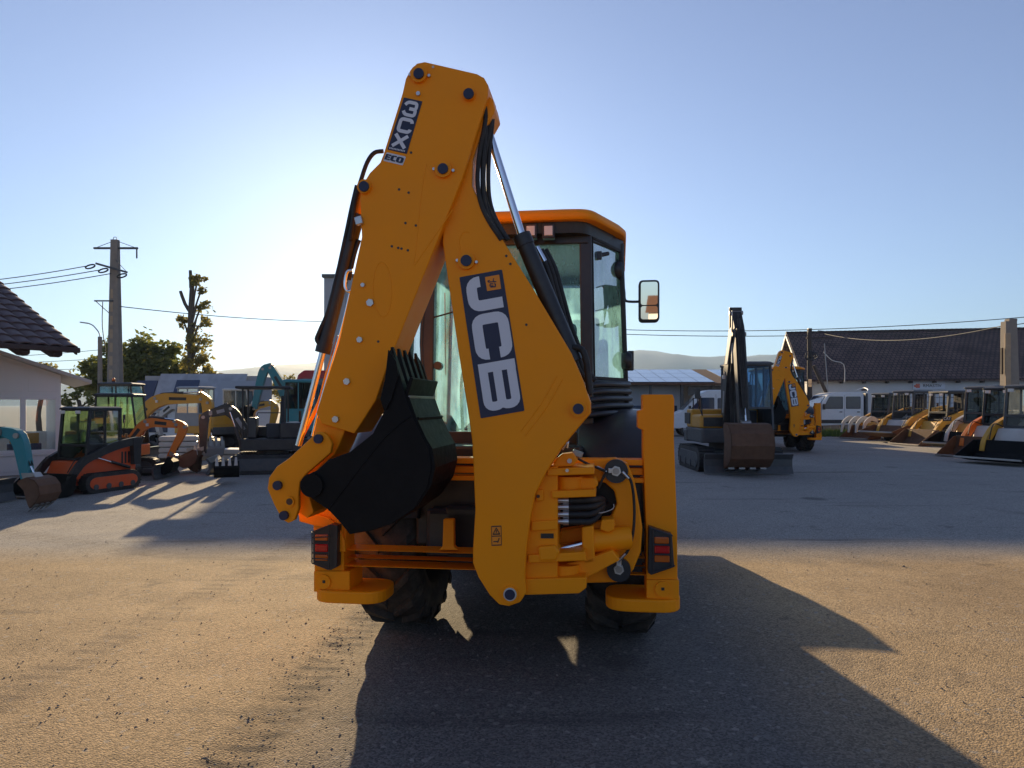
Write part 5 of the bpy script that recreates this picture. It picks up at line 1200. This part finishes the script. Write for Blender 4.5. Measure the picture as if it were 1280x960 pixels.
def office():
    # white kiosk turned so that its far side wall is hidden; local x along the window front, corner at 0
    YF = 17.2; c = W(76, 560, YF)
    e = empty('site_office', (c[0], YF, 0), R(36)); tag(e, 'white panelled site office with large windows and sloping flat roof', 'building')
    s_ = YF/FPX; zs, zh = 1.65-(565-HOR)*s_, 1.65+(HOR-496)*s_; zr = 1.65+(HOR-469)*s_
    m = 'plastic_white'; sl = .36; xL = -8.; zl = zr-sl*xL; D = 4.
    MB().prism([(xL, 0), (0, 0), (0, zs), (xL, zs)], 0, .10).build('wall', m, e)
    MB().prism([(xL, zh), (0, zh), (0, zr), (xL, zl)], 0, .10).build('wall_head', m, e)
    MB().bb(-.10, 0, .101, D, 0, zr).build('side_wall', m, e); MB().bb(xL, -.101, D-.1, D, 0, .9).build('rear_wall', m, e); MB().bb(xL, -.101, D-.1, D, zh, zr).build('rear_wall', m, e)
    bw = .70; x = 0.; k = 0
    while x > xL+bw:
        MB().bb(x-.11, x, -.03, .12, zs, zh).build('post', m, e, .008)
        MB().add([(x-bw+.02, .05, zs+.03), (x-.11, .05, zs+.03), (x-.11, .05, zh-.03), (x-bw+.02, .05, zh-.03)], [(0, 1, 2, 3)]).build('window_pane', 'clear_glass', e)
        MB().bb(x-bw, x-.11, -.02, .09, zs-.005, zs+.07).build('window_frame', m, e, .006); MB().bb(x-bw, x-.11, -.02, .09, zh-.07, zh+.005).build('window_frame', m, e, .006)
        MB().bb(x-bw+.05, x-.05, -.012, -.002, .08, zs-.1).build('wall_panel', m, e, .008)
        MB().prism([(x-bw+.05, zh+.12), (x-.05, zh+.12), (x-.05, zr-sl*(x-.05)-.10), (x-bw+.05, zr-sl*(x-bw+.05)-.10)], -.012, -.002).build('wall_panel', m, e, .008)
        x -= bw; k += 1
    MB().bb(xL, .02, -.05, -.001, zs-.06, zs-.01).build('sill', m, e, .006)
    zz = lambda x: zr+.015-sl*x
    MB().prism([(xL, zz(xL)), (.62, zz(.62)), (.62, zz(.62)+.09), (xL, zz(xL)+.10)], -.28, D+.3).build('roof', 'off_white', e, .01)
    MB().bb(xL+.3, -2.4, 1.6, 2.2, 0, .85).build('desk', 'wood_dark', e)
    MB().bb(-1.0, -.4, .9, 1.3, .7, .95).build('paper_stack', 'yellow_paint', e); MB().bb(-1.05, -.35, .85, 1.35, 0, .69).build('cabinet', 'blue_panel', e)
    MB().bb(-2.3, -2.15, D-.12, D-.102, .9, zh).build('rear_post', m, e); MB().bb(-4.3, -4.15, D-.12, D-.102, .9, zh).build('rear_post', m, e)
office()
def tiled_roof():
    # roof slope turned 60 degrees; local x along the eave, y up the slope, verge at x = 0
    Y0 = 15.; zE = 1.65+(HOR-436)*Y0/FPX; c = W(94, 437, Y0); pit = .52; D = 5.2; xL = -8.
    e = empty('tiled_house', (c[0], Y0, 0), R(60)); tag(e, 'house with brown tiled roof reaching over the site office', 'building')
    t = Vector((0, 1, pit)).normalized(); n = Vector((0, -pit, 1)).normalized()
    P = [Vector((xL, 0, zE)), Vector((0, 0, zE)), Vector((0, D, zE+D*pit)), Vector((xL, D, zE+D*pit))]
    MB().add(P+[p-n*.07 for p in P], [(0, 1, 2, 3), (4, 5, 6, 7), (0, 1, 5, 4), (1, 2, 6, 5), (2, 3, 7, 6), (3, 0, 4, 7)]).build('roof', 'fascia_brown', e)
    rings = []
    for y in (0, .38):
        rg = []
        for k in range(7):
            a = math.pi*k/6; rg.append(Vector((-.145*math.cos(a), 0, 0))+n*(.06*math.sin(a)+(.05 if y == 0 else .012))+t*y)
        for k in range(6, -1, -1):
            a = math.pi*k/6; rg.append(Vector((-.145*math.cos(a), 0, 0))+n*(.06*math.sin(a)+(.02 if y == 0 else -.004))+t*y)
        rings.append(rg)
    tm = MB().loft(rings).mesh('roof_tile', 'roof_tile_brown')
    for r_ in range(15):
        base = Vector((0, 0, zE))+t*(r_*.345-.05)
        for k in range(14):
            o = bpy.data.objects.new('roof_tile', tm); COL.objects.link(o); o.parent = e; o.location = (-.12-k*.285, base.y, base.z)
    MB().prism([(0, zE+.02), (D, zE+D*pit+.02), (D, zE+D*pit-.13), (0, zE-.13)], .004, .05, 'x').build('verge_board', 'fascia_brown', e, .01)
    MB().bb(xL, .05, -.12, -.03, zE-.09, zE+.02).build('gutter', 'fascia_brown', e, .02)
    for k in range(7):
        x = -.35-k*.62; MB().prism(rounded([(-.02, zE-.07), (-.02, zE-.16), (.12, zE-.20), (.9, zE-.20+.3), (.9, zE-.07+.4)], .04), x-.09, x+.09, 'x').build('rafter_end', 'fascia_brown', e, .02)
    MB().bb(xL, -3.2, 1.2, 3.4, 0, zE+.5).build('wall', 'wall_white', e)
tiled_roof()
def panel_building():
    Y0 = 34.; xa = W(160, 500, Y0)[0]; xb = W(322, 500, Y0)[0]; zE = 1.65+(HOR-512)*Y0/FPX; zT = 1.65+(HOR-466)*Y0/FPX
    mb_ = mat('mottled_sheet', (.34, .36, .40), .5, var=.55, scale=2.2, dust=.4, dustcol=(.55, .56, .58))
    e = empty('sheet_hut', (0, 0, 0)); tag(e, 'low hut with steep mottled grey sheet roof and two dark blue panels', 'building')
    t = Vector((0, 1.1, zT-zE)); n = Vector((0, -(zT-zE), 1.1)).normalized()
    def sheet(name, x0, x1, s0, s1, off, m):
        o = Vector((0, Y0, zE)); P = [o+t*s0+n*off+Vector((x0, 0, 0)), o+t*s0+n*off+Vector((x1, 0, 0)), o+t*s1+n*off+Vector((x1, 0, 0)), o+t*s1+n*off+Vector((x0, 0, 0))]
        return MB().add(P+[p-n*.05 for p in P], [(0, 1, 2, 3), (4, 5, 6, 7), (0, 1, 5, 4), (1, 2, 6, 5), (2, 3, 7, 6), (3, 0, 4, 7)]).build(name, m, e)
    sheet('roof_sheet', W(187, 0, Y0)[0], xb-.9, 0, 1, .0, 'mottled_sheet'); sheet('roof_sheet', W(268, 0, Y0)[0], xb-.35, -.15, .78, .07, 'hall_grey')
    sheet('blue_panel', W(160, 0, Y0)[0], W(186, 0, Y0)[0], .1, .8, .02, 'blue_panel'); sheet('blue_panel', W(211, 0, Y0)[0], W(240, 0, Y0)[0], .12, .8, .07, 'blue_panel')
    MB().bb(xa+.2, xb-.5, Y0+.3, Y0+3.5, 0, zE-.05).build('wall', 'white_paint', e)
    MB().bb(xa+.2, xb-.5, Y0+1.2, Y0+3.5, zE-.04, zT-.1).build('upper_wall', 'hall_grey', e)
    for k in range(4):
        x = xa+.8+k*1.35; MB().bb(x, x+.95, Y0+.26, Y0+.295, zE-1.1, zE-.15).build('window', 'solar', e, .02)
panel_building()

# ------------------------------------------------------------------ poles and wires
def concrete_pole():
    x, y, _ = W(144, 500, 33); h = 1.65+(HOR-300)*33/FPX
    e = empty('power_pole', (x, y, 0)); tag(e, 'tall concrete power pole with crossarms rising over the site office', 'pole')
    MB().loft([[(-.34, -.22, 0), (.34, -.22, 0), (.34, .22, 0), (-.34, .22, 0)], [(-.16, -.13, h), (.16, -.13, h), (.16, .13, h), (-.16, .13, h)]], False).build('shaft', 'concrete', e, .03)
    z = 1.2; k = 0
    while z < h-2.2:                                                # cast recesses up the face
        w = .34-(.18)*z/h; d = .22-.09*z/h
        MB().box((-w*.35, -d-.004, z), (w*.55, .012, .42)).build('cast_recess', 'concrete_warm', e, .05); z += .62
    ca = MB().box((.03, 0, h-.38), (2.05, .09, .09)).build('crossarm', 'dark_grey', e, .01)
    MB().tube([(-.9, 0, h-.36), (0, 0, h-.02), (.95, 0, h-.36)], .014, 6, 1).build('stay_rod', 'dark_grey', ca)
    MB().cyl((1.0, 0, h-.42), (1.0, 0, h-.85), .035, n=10).build('insulator', 'dark_grey', ca)
    MB().box((.0, -.3, h-1.35), (1.5, .09, .09), Matrix.Rotation(R(16), 3, 'Y')).build('crossarm', 'dark_grey', e, .01)
    MB().tube([(.12, -.2, h-.95), (.68, -.3, h-1.52)], .014, 6, 1).build('stay_rod', 'dark_grey', e)
    for xx, zz in ((-.95, h-1.30), (-.35, h-1.48), (.5, h-1.72)):
        MB().tube([(xx+.22*math.cos(t), -.35, zz+.08*math.sin(t)+.05*math.cos(t)) for t in [k*math.pi/6 for k in range(13)]], .035, 8, 1).build('insulator', 'black_rubber', e)
    MB().box((-.42, -.2, h-2.85), (.85, .06, .06)).build('bracket', 'dark_grey', e); MB().tube([(-.8, -.2, h-2.85), (-.18, -.2, h-3.4)], .02, 6, 1).build('bracket_strut', 'dark_grey', e)
    MB().tube([(-.45, -.22, h-2.9), (-.46, -.24, h-4), (-.3, -.24, h-5.2)], .02, 6, 3).build('cable', 'wire', e)
    MB().tube([(.1, 0, h), (.05, 0, h+.12), (-.06, 0, h+.13), (-.1, 0, h)], .015, 6, 2).build('lifting_eye', 'dark_grey', e)
    return (x, y, h)
px_, py_, ph_ = concrete_pole()
def street_lamp():
    Y = 36; x = W(125, 0, Y)[0]; zb = 1.65+(HOR-421)*Y/FPX; zt = 1.65+(HOR-404)*Y/FPX
    e = empty('street_lamp', (x, Y, 0)); tag(e, 'slim street lamp with curved arm beside the power pole', 'street lamp')
    MB().cyl((0, 0, 0), (0, 0, zb), .13, .10, n=12).build('post', 'concrete', e)
    MB().tube([(0, 0, zb-.1), (-.05, 0, zb+.2), (-.35, 0, zt-.12), (-.62, 0, zt)], .03, 8, 3).build('lamp_arm', 'zinc', e)
    MB().box((-.78, 0, zt+.02), (.42, .16, .06), Matrix.Rotation(R(8), 3, 'Y')).build('lamp_head', 'grey_paint', e, .02)
street_lamp()
def wood_pole():
    Y = 42.5; x = W(1012, 0, Y)[0]; h = 1.65+(HOR-411)*Y/FPX
    e = empty('timber_pole', (x, Y, 0)); tag(e, 'dark timber pole with cable bundle and leaning prop at the hall gable', 'pole')
    MB().cyl((0, 0, 0), (0, 0, h), .17, .12, n=12).build('shaft', 'wood_dark', e)
    MB().cyl((2.0, -.2, 0), (.25, 0, h-2.2), .12, .10, n=10).build('prop', 'wood_dark', e); MB().cyl((1.15, -.3, 0), (.75, -.3, h-.9), .03, n=8).build('conduit', 'grey_paint', e)
    for k in range(7):
        r = .18+.05*(k % 3)
        MB().tube([(r*math.cos(t)+.05*(k-3), -.15-.02*k, h-1.7+r*.9*math.sin(t)+.06*(k % 4)) for t in [j*math.pi/6 for j in range(13)]], .022, 6, 1).build('cable_coil', 'wire', e)
    MB().tube([(.7, -.3, h-1.4), (1.2, -.3, h-1.9), (1.9, -.3, h-2.15), (1.95, -.3, h-3.2)], .025, 6, 3).build('cable', 'off_white', e)
    MB().box((0, 0, h-.1), (.22, .22, .25)).build('cap', 'black_paint', e, .02)
    MB().box((.6, 0, h-.55), (1.6, .08, .08)).build('crossarm', 'wood_dark', e)
    return x, Y, h
wx, wy, wh = wood_pole()
def right_pole():
    Y = 27.; x = W(1262, 0, Y)[0]; h = 1.65+(HOR-402)*Y/FPX
    e = empty('concrete_post', (x, Y, 0)); tag(e, 'thick pale concrete post standing behind the skid steers', 'pole')
    MB().loft([[(-.26, -.2, 0), (.34, -.2, 0), (.34, .2, 0), (-.26, .2, 0)], [(-.24, -.16, h), (.18, -.16, h), (.18, .16, h), (-.24, .16, h)]], False).build('shaft', 'concrete', e, .02)
    MB().box((-.21, -.215, h/2-.2), (.20, .06, h-.5), Matrix.Rotation(R(-.6), 3, 'X')).build('face_strip', 'concrete_warm', e, .01); MB().box((-.33, -.05, h-1.5), (.06, .1, 1.0)).build('side_bracket', 'wood_dark', e, .01)
    MB().box((.05, 0, h+.05), (.3, .28, .1)).build('cap', 'concrete', e, .01)
    return x, Y, h
rx, ry, rh = right_pole()
def wire(label, a, b, sag, r=.018, m='wire'):
    a = Vector(a); b = Vector(b)
    o = MB().tube([a+(b-a)*t+Vector((0, 0, -4*sag*t*(1-t))) for t in [k/24 for k in range(25)]], r, 6, 1).build('overhead_wire', m); tag(o, label, 'wire', 'overhead wires')
for k, (xx, zz, pyl) in enumerate(((-1.15, ph_-1.28, 345), (-.55, ph_-1.46, 351), (0, ph_-1.62, 358))):
    wire(('top', 'middle', 'lowest')[k]+' of three wires leaving the concrete power pole leftwards', (px_+xx, py_-.35, zz), W(-160, pyl+14, 38), .25, .02)
for k, y in enumerate((441, 446, 452)):
    wire(('upper', 'central', 'lower')[k]+' faint wire low behind the street lamp', W(-120, y+8, 60), W(128, y-4+k*6, 60), .2, .022)
wire('long single wire from the power pole towards the grey hall', (px_+.2, py_, 1.65+(HOR-383)*33/FPX), W(412, 402, 46), .15, .022)
wire('upper of two parallel wires above the solar shed', W(700, 409, 46), W(1330, 392, 40), .55, .022)
wire('lower of two parallel wires above the solar shed', W(700, 414, 46), (wx, wy, wh-.4), .15, .022)
wire('higher wire from the timber pole over the hall roof', (wx+.5, wy, wh-.1), (rx+4, ry+1, rh+.5), .5, .018)
wire('lower wire from the timber pole over the hall roof', (wx+.9, wy, wh-.3), (rx, ry, rh-.1), .5, .018)

# ------------------------------------------------------------------ trees and grass
def leaves(mb, c, rad, n, size, rnd):
    for i in range(n):
        d = Vector((rnd.gauss(0, 1), rnd.gauss(0, 1), rnd.gauss(0, 1))).normalized()*rad*rnd.random()**.45
        p = Vector(c)+Vector((d.x, d.y, d.z*.8)); a = Vector((rnd.gauss(0, 1), rnd.gauss(0, 1), rnd.gauss(0, .6))).normalized(); b = a.orthogonal().normalized(); b = Matrix.Rotation(rnd.random()*6.3, 3, a) @ b
        s = size*(.6+.8*rnd.random()); mb.add([p-a*s, p+b*s*.55, p+a*s, p-b*s*.55], [(0, 1, 2, 3)])
def tree(name, label, base, h, crown, trunk_r, seed, lm='leaf_green', size=.16, dens=240, group='trees behind the yard', top=None, leafless=False):
    rnd = random.Random(seed); e = empty(name, (base[0], base[1], 0)); tag(e, label, 'tree', group)
    hh = top or h*.7
    tr = MB().tube([(0, 0, -.1), (rnd.uniform(-.1, .1), 0, hh*.35), (rnd.uniform(-.15, .15), rnd.uniform(-.1, .1), hh*.7), (rnd.uniform(-.1, .1), 0, hh)], [trunk_r, trunk_r*.8, trunk_r*.62, trunk_r*.5, trunk_r*.4], 10, 4).build('trunk', 'bark', e)
    mb = MB()
    for (cx, cz, cr) in crown:
        cy = rnd.uniform(-.5, .5)*cr
        MB().tube([(0, 0, min(hh, cz)*.75), (cx*.5, cy*.5, min(hh*.9, cz*.9)), (cx, cy, cz)], [trunk_r*.4, trunk_r*.25, trunk_r*.1], 6, 3).build('limb', 'bark', tr)
        for k in range(max(7, int(13*cr))):
            d = Vector((rnd.gauss(0, 1), rnd.gauss(0, 1), rnd.gauss(0, .9))).normalized()*cr*(.2+.95*rnd.random())
            leaves(mb, (cx+d.x, cy+d.y, cz+d.z*.9), cr*rnd.uniform(.35, .75), int(dens*cr*rnd.uniform(.25, .6)/5), size, rnd)
    o = mb.build('crown', lm, e)
    return e
def treepx(name, label, px, Y, crown_px, tr_, seed, topy, **kw):
    x = W(px, 0, Y)[0]; s = Y/FPX
    cr = [((cx-px)*s, 1.65+(HOR-cy)*s, r*s) for cx, cy, r in crown_px]
    return tree(name, label, (x, Y), 5, cr, tr_, seed, top=1.65+(HOR-topy)*s, **kw)
treepx('broadleaf_tree', 'broad leafy green tree between the power pole and lopped trunk', 170, 44, [(118, 468, 22), (150, 440, 20), (185, 438, 20), (212, 446, 20), (170, 462, 28), (205, 472, 26), (228, 466, 18), (140, 470, 24), (190, 486, 28), (150, 490, 26), (110, 486, 18)], .22, 5, 455, size=.17, dens=620)
lt = treepx('lopped_tree', 'lopped tree trunk with sparse leaf tufts and bare stubs', 239, 41, [(249, 352, 10), (253, 362, 6), (250, 382, 10), (229, 402, 9), (247, 406, 12), (252, 424, 14), (240, 436, 14), (254, 448, 15), (232, 452, 10), (245, 466, 18), (256, 464, 12)], .22, 9, 352, lm='leaf_dry', size=.13, dens=520)
s_ = 41/FPX
MB().tube([(0, 0, 1.65+(HOR-360)*s_), (-.05, 0, 1.65+(HOR-338)*s_)], [.12, .09], 8, 1).build('stub', 'bark', lt); MB().tube([(-.05, 0, 1.65+(HOR-390)*s_), (-.35, 0, 1.65+(HOR-380)*s_), (-.62, 0, 1.65+(HOR-364)*s_)], [.11, .10, .09], 8, 2).build('stub', 'bark', lt)
treepx('small_tree', 'small round tree beside the red truck cab', 356, 60, [(350, 482, 10), (360, 476, 9), (366, 486, 10), (356, 492, 12)], .16, 12, 485, size=.14, dens=420, lm='leaf_dry')
treepx('small_tree', 'low yellowish tree showing above the site office roof', 50, 40, [(42, 462, 8), (56, 460, 9), (50, 470, 12), (66, 472, 10)], .15, 14, 475, size=.11, dens=420, lm='leaf_dry')
treepx('hedge_tree', 'dark leafy bush behind the black-cabbed excavator', 100, 38, [(95, 492, 12), (112, 500, 12), (84, 505, 12)], .15, 18, 500, size=.12, dens=420)
# trees and a cottage invented behind the viewer, added for the wing mirror's reflection
for k, (x, y, c) in enumerate(((-16, -80, 2.2), (9, -86, 2.6), (20, -78, 1.9))):
    tree('broadleaf_tree', ('invented round tree behind the viewer, left of the cottage', 'invented large tree behind the viewer, beside the cottage', 'invented smaller tree behind the viewer, right of the cottage')[k], (x, y), 5, [(-c*.5, 3.2, c), (c*.5, 3.6, c), (0, 4.6, c*.8)], .2, 30+k, size=.2, dens=300)
ct = empty('cottage', (-1, -95, 0)); tag(ct, 'invented pale cottage with red roof, added for the wing mirror', 'building')
MB().bb(-5, 5, -4, 4, 0, 3.2).build('wall', 'wall_white', ct); MB().prism([(-4.6, 3.1), (0, 5.6), (4.6, 3.1)], -5.4, 5.4, 'x').build('roof', 'rust', ct)
for x in (-3.4, 0, 2.6): MB().bb(x, x+1.1, 4.0, 4.05, 1.0, 2.3).build('window', 'solar', ct, .01)
def grass():
    rnd = random.Random(5); mb = MB()
    for i in range(2600):
        px = rnd.uniform(1018, 1084); py = rnd.uniform(541, 546); x, y = ground_xy(px, py); a = rnd.random()*6.3; h = .12+.22*rnd.random(); w = .02
        mb.add([(x-w*math.cos(a), y-w*math.sin(a), 0), (x+w*math.cos(a), y+w*math.sin(a), 0), (x+rnd.uniform(-.1, .1), y+rnd.uniform(-.1, .1), h)], [(0, 1, 2)])
    o = mb.build('grass_strip', 'grass_leaf'); tag(o, 'short strip of green grass before the white truck', 'grass', kind='stuff')
grass()
